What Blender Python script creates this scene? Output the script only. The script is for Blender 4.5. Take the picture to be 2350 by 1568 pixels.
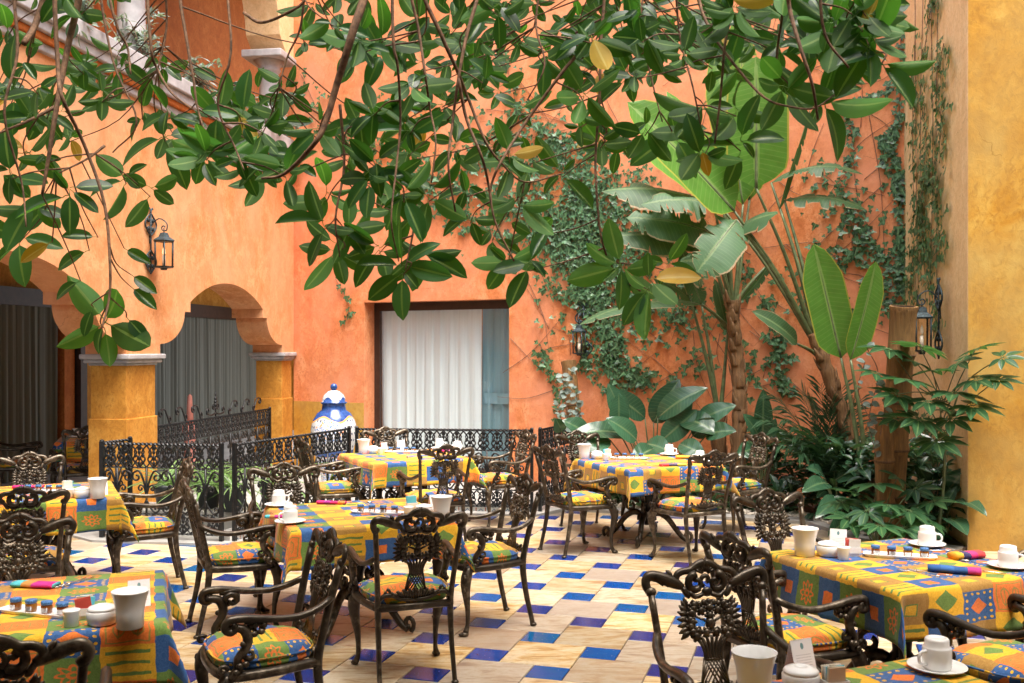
import bpy, bmesh, math, random
from mathutils import Vector, Matrix, Euler
import numpy as np
random.seed(7); np.random.seed(7)
R = math.radians
scene = bpy.context.scene
for o in list(bpy.data.objects): bpy.data.objects.remove(o)

# ---------------------------------------------------------------- camera, sky, sun, exposure
EYE = 1.8; FD = 2270.2                      # eye height; focal length for a 2350 px wide frame
cd = bpy.data.cameras.new('camera'); cam = bpy.data.objects.new('camera', cd)
scene.collection.objects.link(cam); scene.camera = cam
cam.location = (0, 0, EYE); cam.rotation_euler = (R(90), 0, 0)
cd.sensor_width = 36; cd.lens = 34.78; cd.shift_y = 0.0068; cd.clip_end = 300; cd.clip_start = 0.05
cd.dof.use_dof = True; cd.dof.focus_distance = 6.6; cd.dof.aperture_fstop = 7.0
SUN_EL, SUN_AZ = 70.0, 150.0                # azimuth clockwise from +Y: behind the camera, to the right
w = bpy.data.worlds.new('World'); scene.world = w; w.use_nodes = True
wn = w.node_tree; sky = wn.nodes.new('ShaderNodeTexSky'); sky.sky_type = 'NISHITA'; sky.sun_disc = False
sky.sun_elevation = R(SUN_EL); sky.sun_rotation = R(SUN_AZ); sky.dust_density = 6.0; sky.air_density = 1.0; sky.ozone_density = 0.3
bg = wn.nodes['Background']; bg.inputs['Strength'].default_value = 0.15
hz = wn.nodes.new('ShaderNodeHueSaturation'); hz.inputs['Saturation'].default_value = .7      # thin high cloud
wn.links.new(sky.outputs[0], hz.inputs['Color']); wn.links.new(hz.outputs[0], bg.inputs['Color'])
sl = bpy.data.lights.new('sun', 'SUN'); sl.energy = 1.1; sl.angle = R(40); sl.color = (1.0, 0.97, 0.92)
so = bpy.data.objects.new('sun', sl); scene.collection.objects.link(so)
sd = Vector((math.sin(R(SUN_AZ))*math.cos(R(SUN_EL)), math.cos(R(SUN_AZ))*math.cos(R(SUN_EL)), math.sin(R(SUN_EL))))
so.rotation_euler = sd.to_track_quat('Z', 'Y').to_euler(); so.location = (0, 0, 20)
scene.view_settings.view_transform = 'Standard'; scene.view_settings.look = 'None'
scene.view_settings.exposure = 2.02; scene.view_settings.gamma = 1.0
scene.render.engine = 'CYCLES'; cy = scene.cycles
cy.use_denoising = True; cy.max_bounces = 8; cy.diffuse_bounces = 5; cy.glossy_bounces = 3; cy.transmission_bounces = 6; cy.transparent_max_bounces = 12
cy.sample_clamp_indirect = 6; cy.caustics_reflective = False; cy.caustics_refractive = False

# ---------------------------------------------------------------- helpers
COL = scene.collection
def V(*a): return Vector(a)
def U(dx, dy, Y):                           # a sight line of the photograph met at depth Y
    return Vector(((dx-1175)/FD*Y, Y, EYE-(dy-800)/FD*Y))
def on_floor(dx, dy, z=0.0):
    Y = (EYE-z)*FD/(dy-800); return U(dx, dy, Y)
def spline(pts, n=6):
    P = [np.array(p, float) for p in pts]
    if len(P) < 3:
        return [P[0]+(P[1]-P[0])*i/n for i in range(n+1)]
    Q = [2*P[0]-P[1]] + P + [2*P[-1]-P[-2]]; out = []
    for i in range(1, len(Q)-2):
        a, b, c, d = Q[i-1], Q[i], Q[i+1], Q[i+2]
        for k in range(n):
            t = k/n
            out.append(.5*((2*b)+(c-a)*t+(2*a-5*b+4*c-d)*t*t+(3*b-a-3*c+d)*t**3))
    out.append(P[-1]); return out

class MB:
    def __init__(s): s.v = []; s.f = []; s.uv = {}; s.mi = {}
    def add(s, vs, fs, uvs=None, mi=0):
        b = len(s.v); s.v.extend([tuple(map(float, p)) for p in vs])
        for f in fs:
            if mi: s.mi[len(s.f)] = mi
            s.f.append(tuple(b+i for i in f))
        if uvs is not None:
            for i, u in enumerate(uvs): s.uv[b+i] = u
        return s
    def box(s, c, d, rz=0.0, mi=0):
        x, y, z = d[0]/2, d[1]/2, d[2]/2; ca, sa = math.cos(rz), math.sin(rz); vs = []
        for sx, sy, sz in ((-1,-1,-1),(1,-1,-1),(1,1,-1),(-1,1,-1),(-1,-1,1),(1,-1,1),(1,1,1),(-1,1,1)):
            px, py = sx*x, sy*y
            vs.append((c[0]+px*ca-py*sa, c[1]+px*sa+py*ca, c[2]+sz*z))
        return s.add(vs, [(0,3,2,1),(4,5,6,7),(0,1,5,4),(1,2,6,5),(2,3,7,6),(3,0,4,7)], mi=mi)
    def tube(s, pts, r, n=6, flat=1.0, up=None, cap=True, sp=0, mi=0):
        if sp:
            if hasattr(r, '__len__'):
                rr = spline([(q, 0, 0) for q in r], sp); r = [float(q[0]) for q in rr]
            pts = spline(pts, sp)
        P = [np.array(p, float) for p in pts]; m = len(P)
        rs = list(r) if hasattr(r, '__len__') else [r]*m
        if len(rs) != m: rs = list(np.interp(np.linspace(0, 1, m), np.linspace(0, 1, len(rs)), rs))
        T = []
        for i in range(m):
            t = P[min(i+1, m-1)]-P[max(i-1, 0)]; l = np.linalg.norm(t); T.append(t/l if l > 1e-9 else np.array((0, 0, 1.)))
        u = np.array(up if up is not None else ((0, 0, 1) if abs(T[0][2]) < .9 else (0, 1, 0)), float)
        vs = []
        for i in range(m):
            if up is not None: u = np.array(up, float)
            a = u-T[i]*np.dot(u, T[i]); l = np.linalg.norm(a)
            if l < 1e-6: a = np.cross(T[i], (1, 0, 0)); l = np.linalg.norm(a)+1e-9
            a /= l; u = a; b = np.cross(T[i], a)
            for k in range(n):
                an = 2*math.pi*k/n; vs.append(P[i]+a*math.cos(an)*rs[i]*flat+b*math.sin(an)*rs[i])
        fs = []
        for i in range(m-1):
            for k in range(n):
                k2 = (k+1) % n; fs.append((i*n+k, i*n+k2, (i+1)*n+k2, (i+1)*n+k))
        if cap: fs.append(tuple(range(n-1, -1, -1))); fs.append(tuple((m-1)*n+k for k in range(n)))
        return s.add(vs, fs, mi=mi)
    def lathe(s, prof, n=20, c=(0, 0, 0), mi=0, sides=None):
        vs = []; fs = []; m = len(prof)
        for r, z in prof:
            for k in range(n):
                an = 2*math.pi*k/n; vs.append((c[0]+r*math.cos(an), c[1]+r*math.sin(an), c[2]+z))
        for i in range(m-1):
            for k in range(n):
                k2 = (k+1) % n; fs.append((i*n+k, i*n+k2, (i+1)*n+k2, (i+1)*n+k))
        if prof[0][0] > 1e-5: fs.append(tuple(range(n-1, -1, -1)))
        if prof[-1][0] > 1e-5: fs.append(tuple((m-1)*n+k for k in range(n)))
        return s.add(vs, fs, mi=mi)
    def ball(s, c, r, n=8, m=5, rot=None, mi=0):
        r = (r, r, r) if not hasattr(r, '__len__') else r
        vs = []; fs = []
        for i in range(m+1):
            th = math.pi*i/m
            for k in range(n):
                ph = 2*math.pi*k/n
                p = Vector((r[0]*math.sin(th)*math.cos(ph), r[1]*math.sin(th)*math.sin(ph), r[2]*math.cos(th)))
                if rot is not None: p = rot @ p
                vs.append((c[0]+p.x, c[1]+p.y, c[2]+p.z))
        for i in range(m):
            for k in range(n):
                k2 = (k+1) % n; fs.append((i*n+k, (i+1)*n+k, (i+1)*n+k2, i*n+k2))
        return s.add(vs, fs, mi=mi)
    def mesh(s, name, smooth=True, weld=False):
        me = bpy.data.meshes.new(name); me.from_pydata(s.v, [], s.f)
        if s.uv:
            ul = me.uv_layers.new(name='UVMap')
            li = np.zeros(len(me.loops), dtype=np.int32); me.loops.foreach_get('vertex_index', li)
            arr = np.zeros((len(s.v), 2))
            for k, u in s.uv.items(): arr[k] = u
            ul.data.foreach_set('uv', arr[li].ravel())
        if s.mi:
            for k, i in s.mi.items(): me.polygons[k].material_index = i
        if smooth: me.polygons.foreach_set('use_smooth', [True]*len(me.polygons))
        me.validate(); me.update(); return me

def link(name, data, parent=None, loc=(0, 0, 0), rot=(0, 0, 0), scale=None):
    o = bpy.data.objects.new(name, data); COL.objects.link(o); o.location = loc; o.rotation_euler = rot
    if scale is not None: o.scale = scale if hasattr(scale, '__len__') else (scale,)*3
    if parent is not None: o.parent = parent
    return o
def tag(o, label=None, cat=None, group=None, kind=None):
    if label: o['label'] = label
    if cat: o['category'] = cat
    if group: o['group'] = group
    if kind: o['kind'] = kind
    return o
def obj(name, mb, mat, parent=None, loc=(0, 0, 0), rz=0.0, smooth=True, bevel=0):
    me = mb if isinstance(mb, bpy.types.Mesh) else mb.mesh(name, smooth)
    mats = mat if isinstance(mat, (list, tuple)) else [mat]
    if not me.materials:
        for m in mats: me.materials.append(m)
    o = link(name, me, parent, loc, (0, 0, rz))
    if bevel:
        b = o.modifiers.new('bevel', 'BEVEL'); b.width = bevel; b.segments = 2; b.limit_method = 'ANGLE'
    return o
def thing(name, label, cat, loc=(0, 0, 0), rz=0.0, group=None):
    o = link(name, None, None, loc, (0, 0, rz)); o.empty_display_size = .1
    return tag(o, label, cat, group)
def instance(proto, name, label, cat, loc, rz, group=None, scale=None):
    """proto: list of (part name, mesh, [(sub name, mesh), ...]) -> an Empty with its own child objects"""
    t = thing(name, label, cat, loc, rz, group)
    if scale: t.scale = (scale,)*3
    for pn, me, subs in proto:
        o = link(pn, me, t)
        for sn, sm in subs: link(sn, sm, o)
    return t

# ---------------------------------------------------------------- node maths
class X:
    nt = None
    def __init__(s, v): s.v = v
    @staticmethod
    def op(o, a, b=None, c=None):
        n = X.nt.nodes.new('ShaderNodeMath'); n.operation = o
        for i, q in enumerate((a, b, c)):
            if q is None: continue
            if isinstance(q, X): q = q.v
            if isinstance(q, (int, float)): n.inputs[i].default_value = q
            else: X.nt.links.new(q, n.inputs[i])
        return X(n.outputs[0])
    def __add__(s, o): return X.op('ADD', s, o)
    __radd__ = __add__
    def __sub__(s, o): return X.op('SUBTRACT', s, o)
    def __rsub__(s, o): return X.op('SUBTRACT', o, s)
    def __mul__(s, o): return X.op('MULTIPLY', s, o)
    __rmul__ = __mul__
    def __truediv__(s, o): return X.op('DIVIDE', s, o)
    def lt(s, o): return X.op('LESS_THAN', s, o)
    def gt(s, o): return X.op('GREATER_THAN', s, o)
    def abs(s): return X.op('ABSOLUTE', s)
    def floor(s): return X.op('FLOOR', s)
    def mod(s, o): return X.op('FLOORED_MODULO', s, o)
    def sin(s): return X.op('SINE', s)
    def eq(s, k): return X.op('COMPARE', s, k, .25)
    def max(s, o): return X.op('MAXIMUM', s, o)
    def min(s, o): return X.op('MINIMUM', s, o)
def sq(a, b): return X.op('SQRT', a*a+b*b)

def newmat(name):
    m = bpy.data.materials.new(name); m.use_nodes = True; nt = m.node_tree; X.nt = nt
    return m, nt, nt.nodes['Principled BSDF']
def mixc(nt, fac, a, b, mode='MIX'):
    n = nt.nodes.new('ShaderNodeMix'); n.data_type = 'RGBA'; n.blend_type = mode
    f = fac.v if isinstance(fac, X) else fac
    if isinstance(f, (int, float)): n.inputs[0].default_value = f
    else: nt.links.new(f, n.inputs[0])
    for i, q in ((6, a), (7, b)):
        if isinstance(q, tuple): n.inputs[i].default_value = (*q[:3], 1)
        else: nt.links.new(q, n.inputs[i])
    return n.outputs[2]
def noise(nt, scale, detail=4, rough=.55, vec=None, dist=0.0, out='Fac', dim='3D'):
    n = nt.nodes.new('ShaderNodeTexNoise'); n.inputs['Scale'].default_value = scale; n.inputs['Detail'].default_value = detail
    n.inputs['Roughness'].default_value = rough; n.inputs['Distortion'].default_value = dist
    if vec is not None: nt.links.new(vec, n.inputs['Vector'])
    return n.outputs[out]
def ramp(nt, fac, stops, interp='LINEAR'):
    n = nt.nodes.new('ShaderNodeValToRGB'); cr = n.color_ramp; cr.interpolation = interp
    while len(cr.elements) < len(stops): cr.elements.new(.5)
    for e, (p, c) in zip(cr.elements, stops): e.position = p; e.color = (*c, 1) if len(c) == 3 else c
    nt.links.new(fac.v if isinstance(fac, X) else fac, n.inputs[0]); return n.outputs[0]
def coord(nt, kind='Object'): return nt.nodes.new('ShaderNodeTexCoord').outputs[kind]
def wpos(nt): return nt.nodes.new('ShaderNodeNewGeometry').outputs['Position']
def bump(nt, bs, h, strength=.3, dist=.01):
    n = nt.nodes.new('ShaderNodeBump'); n.inputs['Strength'].default_value = strength; n.inputs['Distance'].default_value = dist
    nt.links.new(h.v if isinstance(h, X) else h, n.inputs['Height']); nt.links.new(n.outputs[0], bs.inputs['Normal'])
def rnd(nt): return nt.nodes.new('ShaderNodeObjectInfo').outputs['Random']

def plain(name, col, rough=.5, metal=0.0, vary=.12, nscale=12.0, spec=.5, bmp=0.0, bs_=60.0):
    m, nt, b = newmat(name)
    n = noise(nt, nscale, 3, vec=wpos(nt))
    dark = tuple(c*(1-vary*1.6) for c in col); lite = tuple(min(1, c*(1+vary*1.6)) for c in col)
    nt.links.new(ramp(nt, n, [(.3, dark), (.7, lite)]), b.inputs['Base Color'])
    b.inputs['Roughness'].default_value = rough; b.inputs['Metallic'].default_value = metal; b.inputs['Specular IOR Level'].default_value = spec
    if bmp: bump(nt, b, noise(nt, bs_, 3, vec=wpos(nt)), bmp, .004)
    return m
def stucco(name, cols, scale=1.0, bmp=.42, big=None):
    """hand-trowelled lime wash: three tones of one pigment, cloudy at two scales with fine trowel streaks"""
    m, nt, b = newmat(name); p = wpos(nt)
    mp = nt.nodes.new('ShaderNodeMapping'); mp.inputs['Scale'].default_value = (1, 1, .8); nt.links.new(p, mp.inputs[0])
    n1 = noise(nt, 1.1*scale, 5, .6, mp.outputs[0], .4); n2 = noise(nt, 5.5*scale, 7, .70, mp.outputs[0], .55); n3 = noise(nt, 30*scale, 4, .72, mp.outputs[0], .7)
    c1 = ramp(nt, n2, [(.34, cols[0]), (.5, cols[1]), (.64, cols[2])])
    c2 = mixc(nt, ramp(nt, n3, [(.48, (0, 0, 0)), (.68, (.9, .9, .9))]), c1, tuple(q*.88 for q in cols[0]))
    fin = c2
    if big is not None:
        fin = mixc(nt, ramp(nt, n1, [(.36, (0, 0, 0)), (.66, (.85, .85, .85))]), c2, big)
    ms = nt.nodes.new('ShaderNodeMapping'); ms.inputs['Scale'].default_value = (2.6, 2.6, .16); nt.links.new(p, ms.inputs[0])
    st = noise(nt, 1.5, 4, .6, ms.outputs[0], .3)                      # rain streaks
    fin = mixc(nt, ramp(nt, st, [(.58, (0, 0, 0)), (.78, (.22, .22, .22))]), fin, tuple(q*.6 for q in cols[0]))
    wp_ = nt.nodes.new('ShaderNodeMixRGB'); wp_.blend_type = 'ADD'; wp_.inputs[0].default_value = .35; nt.links.new(p, wp_.inputs[1]); nt.links.new(noise(nt, 2.2, 4, .6, p, 0, 'Color'), wp_.inputs[2])
    vo = nt.nodes.new('ShaderNodeTexVoronoi'); vo.feature = 'DISTANCE_TO_EDGE'; vo.inputs['Scale'].default_value = .55; nt.links.new(wp_.outputs[0], vo.inputs['Vector'])
    ck = X(vo.outputs['Distance']).lt(.0018)*X(n1).gt(.52)            # hairline cracks here and there
    fin = mixc(nt, ck*.3, fin, tuple(q*.4 for q in cols[0]))
    nt.links.new(fin, b.inputs['Base Color']); b.inputs['Roughness'].default_value = .85; b.inputs['Specular IOR Level'].default_value = .25
    bump(nt, b, X(n2)*.7+X(n3)*.5, bmp, .012); return m

M = {}
M['orange'] = stucco('orange_stucco', [(.52, .155, .048), (.65, .225, .08), (.75, .33, .15)], big=(.74, .30, .17))
M['arcade'] = stucco('arcade_stucco', [(.58, .215, .07), (.69, .30, .115), (.77, .41, .19)], big=(.76, .38, .20))
M['yellow'] = stucco('yellow_stucco', [(.36, .15, .012), (.48, .225, .02), (.56, .32, .055)], scale=.55, big=(.46, .33, .11))
M['ochre'] = stucco('ochre_stucco', [(.42, .17, .022), (.54, .235, .035), (.62, .31, .06)])
M['pale'] = stucco('pale_apricot_stucco', [(.72, .48, .24), (.80, .56, .30), (.84, .62, .36)])
M['rust'] = stucco('rust_stucco', [(.40, .11, .025), (.48, .14, .03), (.55, .18, .045)])
M['cantera'] = plain('grey_stone', (.40, .38, .38), .8, vary=.12, nscale=9, bmp=.2)
M['greyfloor'] = plain('pale_paving', (.30, .29, .27), .6, vary=.12, nscale=5)
M['darkwood'] = plain('dark_wood', (.035, .018, .012), .45, vary=.2)
M['black'] = plain('black_iron', (.012, .013, .014), .38, metal=.3, vary=.3, nscale=40, bmp=.2, bs_=120)
M['verdigris'] = plain('weathered_lantern_metal', (.035, .055, .062), .5, metal=.5, vary=.35, nscale=50)
M['white'] = plain('white_china', (.80, .79, .77), .18, vary=.02)
M['steel'] = plain('cutlery_steel', (.55, .54, .52), .25, metal=1.0, vary=.05)
M['card'] = plain('white_card', (.80, .79, .80), .7, vary=.02)
M['soil'] = plain('planter_soil', (.045, .028, .018), .95, vary=.4, nscale=20, bmp=.5)
M['mortar'] = plain('floor_grout', (.14, .11, .085), .9, vary=.15)
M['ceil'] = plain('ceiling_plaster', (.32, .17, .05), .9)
M['bark'] = plain('ficus_bark', (.16, .085, .045), .85, vary=.35, nscale=45, bmp=.4)
M['stem'] = plain('ivy_stem', (.16, .09, .06), .9, vary=.3, nscale=30)
M['green_stem'] = plain('green_petiole', (.10, .13, .055), .45, vary=.25, nscale=14)
M['pink'] = plain('pink_candle', (.75, .30, .24), .6, vary=.05)
M['pot'] = plain('dark_pot', (.03, .035, .04), .4)
M['pebble'] = plain('white_pebbles', (.52, .46, .38), .7, vary=.35, nscale=25)

def bronze():
    m, nt, b = newmat('antique_bronze'); p = coord(nt)
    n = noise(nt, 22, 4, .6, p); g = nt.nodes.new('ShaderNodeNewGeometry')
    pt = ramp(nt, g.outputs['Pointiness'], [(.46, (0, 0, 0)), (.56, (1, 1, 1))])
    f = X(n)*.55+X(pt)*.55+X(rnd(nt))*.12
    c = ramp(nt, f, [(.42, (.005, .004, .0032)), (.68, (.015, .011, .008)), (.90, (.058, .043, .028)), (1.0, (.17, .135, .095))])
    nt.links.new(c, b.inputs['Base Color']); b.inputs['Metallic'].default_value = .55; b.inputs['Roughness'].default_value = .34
    bump(nt, b, noise(nt, 90, 3, vec=p), .25, .002); return m
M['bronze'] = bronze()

def print_cloth():
    """the patchwork print: six kinds of cell with stripes, diamonds, flowers, leaves and squares"""
    m, nt, b = newmat('patchwork_print'); uv = coord(nt, 'UV')
    sep = nt.nodes.new('ShaderNodeSeparateXYZ'); nt.links.new(uv, sep.inputs[0]); r = X(rnd(nt))
    wob = nt.nodes.new('ShaderNodeTexNoise'); wob.inputs['Scale'].default_value = 14; nt.links.new(uv, wob.inputs['Vector'])
    ws = nt.nodes.new('ShaderNodeSeparateColor'); nt.links.new(wob.outputs['Color'], ws.inputs[0])
    x = X(sep.outputs[0])*5.2+r*13.0+(X(ws.outputs[0])-.5)*.16; y = X(sep.outputs[1])*7.2+r*7.0+(X(ws.outputs[1])-.5)*.16
    ci = x.floor(); y2 = y+(ci*.61).mod(1.0)*.5; cj = y2.floor()
    u = x-ci-.5; v = y2-cj-.5
    t = (ci*2.0+cj*3.0+(cj*.5).floor()*1.0).mod(7.0)
    br = noise(nt, 42, 6, .75, uv, 2.5)
    Y_, O_, B_, G_, T_ = (.74, .39, .010), (.72, .155, .016), (.004, .082, .27), (.11, .21, .035), (.36, .18, .03)
    def c(col): return col
    stripe = ((v*3.2+.5).mod(1.0)-.5).abs().lt(.15)*u.abs().lt(.40)*v.abs().lt(.45)
    dia = (u.abs()+v.abs()).lt(.27)
    ang = X.op('ARCTAN2', v, u); rad = sq(u, v); pet = .24+X.op('COSINE', ang*8.0)*.055
    flower = ((rad-pet).abs().lt(.035)).max((rad-.09).abs().lt(.032)).max(X.op('COSINE', ang*8.0).lt(-.86)*rad.lt(.22)*rad.gt(.10))
    frame = (u.abs().max(v.abs())-.41).abs().lt(.018)
    lu = (u.abs()-.17); leaf = ((lu*lu*16.0+(v*v)*3.2)-.20).abs().lt(.045); rib = lu.abs().lt(.014)*v.abs().lt(.3)
    lf = leaf.max(frame).max(rib)
    sqr = u.abs().max(v.abs()); sq_in = sqr.lt(.15); sq_o = sqr.lt(.19)
    ex = u.abs().max(v.abs()); dots = sq(((u+.5)*5.0).mod(1.0)-.5, ((v+.5)*5.0).mod(1.0)-.5).lt(.22)*ex.gt(.30)
    cells = []
    y1 = mixc(nt, stripe, Y_, G_)
    b1 = mixc(nt, dots, mixc(nt, dia, B_, O_), Y_)
    g1 = mixc(nt, flower, G_, O_)
    o1 = mixc(nt, lf, O_, (.28, .20, .03))
    t1 = mixc(nt, sq_in, mixc(nt, sq_o, T_, G_), Y_)
    y2c = mixc(nt, (u.abs()+v.abs()).lt(.33), Y_, G_)
    col = y1
    b2 = mixc(nt, (u*1.2).abs().max(v.abs()).lt(.2), B_, O_)
    for k, cc in ((1, b1), (2, b2), (3, o1), (4, t1), (5, g1), (6, y2c)): col = mixc(nt, t.eq(float(k)), col, cc)
    col = mixc(nt, X(br)*.20-.04, col, mixc(nt, .7, col, (.80, .66, .34)))
    hsv = nt.nodes.new('ShaderNodeHueSaturation'); nt.links.new(col, hsv.inputs['Color'])
    nt.links.new((X(br)*1.15+.38).v, hsv.inputs['Value'])
    nt.links.new(hsv.outputs[0], b.inputs['Base Color']); b.inputs['Roughness'].default_value = .8; b.inputs['Specular IOR Level'].default_value = .2
    b.inputs['Sheen Weight'].default_value = .15
    cr = (X(sep.outputs[0])-.013).abs().min((X(sep.outputs[1])+.02).abs()).min((X(sep.outputs[0])-.34).abs()).min((X(sep.outputs[0])+.33).abs())
    bump(nt, b, X(noise(nt, 320, 2, vec=uv))*.25+X(noise(nt, 7, 4, .6, uv, .8))*1.6+(cr*60).min(1.0)*.5, .35, .006); return m
M['print'] = print_cloth()

def leafmat(name, top, under, rib, rough=.28, trans=.35, veins=0.0, edge=None, vary=.3, coat=.0, ns=9):
    """a leaf: glossy upper side, paler matt underside, pale midrib, light coming through"""
    m, nt, b = newmat(name); g = nt.nodes.new('ShaderNodeNewGeometry'); uv = coord(nt, 'UV')
    sep = nt.nodes.new('ShaderNodeSeparateXYZ'); nt.links.new(uv, sep.inputs[0]); u = X(sep.outputs[0]); v = X(sep.outputs[1])
    n = noise(nt, ns, 3, vec=wpos(nt)); f = X(n)*.6+X(rnd(nt))*.5 if ns < 20 else (X(n)-.5)*1.8+.5
    tc = ramp(nt, f, [(.25, tuple(q*(1-vary) for q in top)), (.8, tuple(q*(1+vary) for q in top))])
    uc = ramp(nt, f, [(.25, tuple(q*(1-vary) for q in under)), (.8, tuple(q*(1+vary) for q in under))])
    c = mixc(nt, g.outputs['Backfacing'], tc, uc)
    c = mixc(nt, (u.abs().lt(.10))*.8, c, rib)
    if veins: c = mixc(nt, ((v*veins+u.abs()*1.6).mod(1.0)).lt(.16)*.35, c, rib)
    if edge: c = mixc(nt, u.abs().gt(.94)*.8, c, edge)
    nt.links.new(c, b.inputs['Base Color']); b.inputs['Specular IOR Level'].default_value = .5
    nt.links.new((X(g.outputs['Backfacing'])*.3+rough).v, b.inputs['Roughness'])
    if coat: b.inputs['Coat Weight'].default_value = coat; b.inputs['Coat Roughness'].default_value = .2
    tr = nt.nodes.new('ShaderNodeBsdfTranslucent'); mc = mixc(nt, .55, c, (min(1, under[0]*2.2), min(1, under[1]*2.4), under[2]*.9)); nt.links.new(mc, tr.inputs['Color'])
    mx = nt.nodes.new('ShaderNodeMixShader'); mx.inputs[0].default_value = trans
    nt.links.new(b.outputs[0], mx.inputs[1]); nt.links.new(tr.outputs[0], mx.inputs[2])
    nt.links.new(mx.outputs[0], nt.nodes['Material Output'].inputs['Surface'])
    if veins: bump(nt, b, (v*veins*2+u.abs()*3.2).sin(), .15, .004)
    return m
M['ficus'] = leafmat('ficus_leaf', (.026, .085, .028), (.050, .145, .022), (.22, .36, .08), .30, .52, vary=.65)
M['ficus_yellow'] = leafmat('ficus_leaf_yellowing', (.42, .26, .02), (.40, .26, .03), (.5, .4, .1), .4, .35)
M['ivy'] = leafmat('ivy_leaf', (.060, .145, .068), (.08, .17, .065), (.16, .30, .14), .42, .28, vary=.85, ns=24)
M['banana'] = leafmat('strelitzia_leaf', (.075, .20, .030), (.095, .21, .05), (.22, .34, .10), .33, .40, veins=26, edge=(.42, .36, .06))
M['banana_dark'] = leafmat('strelitzia_leaf_old', (.040, .105, .040), (.070, .145, .05), (.15, .23, .09), .55, .3, veins=22, edge=(.36, .24, .13))
M['broad'] = leafmat('broad_dark_leaf', (.030, .085, .045), (.05, .11, .05), (.10, .18, .08), .22, .18, veins=14)
M['schef'] = leafmat('schefflera_leaf', (.024, .075, .030), (.04, .10, .035), (.14, .22, .08), .3, .3)
M['palm'] = leafmat('palm_leaf', (.022, .060, .028), (.03, .07, .03), (.05, .10, .04), .4, .2)
M['cream_wall'] = stucco('cream_stucco', [(.55, .48, .38), (.64, .57, .46), (.70, .63, .52)])
M['spider'] = leafmat('spider_plant_leaf', (.12, .22, .07), (.14, .24, .10), (.55, .6, .35), .4, .3)
M['silver'] = leafmat('silver_green_leaf', (.16, .21, .19), (.20, .25, .22), (.2, .26, .22), .5, .25)
def trunkmat(name, a, b_, bands):
    m, nt, b = newmat(name); p = coord(nt)
    mp = nt.nodes.new('ShaderNodeMapping'); mp.inputs['Scale'].default_value = (30, 30, 1.6); nt.links.new(p, mp.inputs[0])
    n = noise(nt, 1.6, 5, .65, mp.outputs[0], .5)
    nt.links.new(ramp(nt, n, [(.25, a), (.75, b_)]), b.inputs['Base Color']); b.inputs['Roughness'].default_value = .7
    bump(nt, b, n, .9, .02); return m
M['trunk'] = trunkmat('strelitzia_trunk', (.055, .026, .010), (.30, .155, .06), 6)
M['node'] = trunkmat('bamboo_node', (.05, .022, .008), (.16, .08, .028), 0)
M['bamboo'] = trunkmat('old_bamboo', (.085, .040, .012), (.29, .15, .042), 0)
def glass(name, tint=(1, 1, 1), rough=.02):
    m, nt, b = newmat(name); b.inputs['Base Color'].default_value = (*tint, 1); b.inputs['Roughness'].default_value = rough
    t = nt.nodes.new('ShaderNodeBsdfTransparent'); t.inputs[0].default_value = (*[.97*c for c in tint], 1)
    gl = nt.nodes.new('ShaderNodeBsdfGlossy'); gl.inputs['Roughness'].default_value = rough
    lw = nt.nodes.new('ShaderNodeLayerWeight'); lw.inputs[0].default_value = .5; X.nt = nt; fq = X(lw.outputs['Facing']); fr = (fq*fq*fq*.6+.035)
    mx = nt.nodes.new('ShaderNodeMixShader'); nt.links.new(fr.v, mx.inputs[0]); nt.links.new(t.outputs[0], mx.inputs[1]); nt.links.new(gl.outputs[0], mx.inputs[2])
    nt.links.new(mx.outputs[0], nt.nodes['Material Output'].inputs['Surface']); return m
M['glass'] = glass('window_glass'); M['lampglass'] = glass('lantern_glass', (1, .95, .86), .06)
def curtain(name, col):
    m, nt, b = newmat(name); p = wpos(nt)
    mp = nt.nodes.new('ShaderNodeMapping'); mp.inputs['Scale'].default_value = (10, 10, .35); nt.links.new(p, mp.inputs[0])
    n = noise(nt, 2.2, 3, .6, mp.outputs[0])
    nt.links.new(ramp(nt, n, [(.3, tuple(c*.86 for c in col)), (.7, col)]), b.inputs['Base Color']); b.inputs['Roughness'].default_value = .9
    tr = nt.nodes.new('ShaderNodeBsdfTranslucent'); tr.inputs[0].default_value = (*col, 1)
    mx = nt.nodes.new('ShaderNodeMixShader'); mx.inputs[0].default_value = .12
    nt.links.new(b.outputs[0], mx.inputs[1]); nt.links.new(tr.outputs[0], mx.inputs[2]); nt.links.new(mx.outputs[0], nt.nodes['Material Output'].inputs['Surface']); return m
M['curtain'] = curtain('cream_curtain', (.78, .89, .91)); M['curtain_blue'] = curtain('blue_grey_curtain', (.24, .42, .48)); M['curtain_dim'] = curtain('grey_curtain', (.21, .22, .18))
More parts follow.
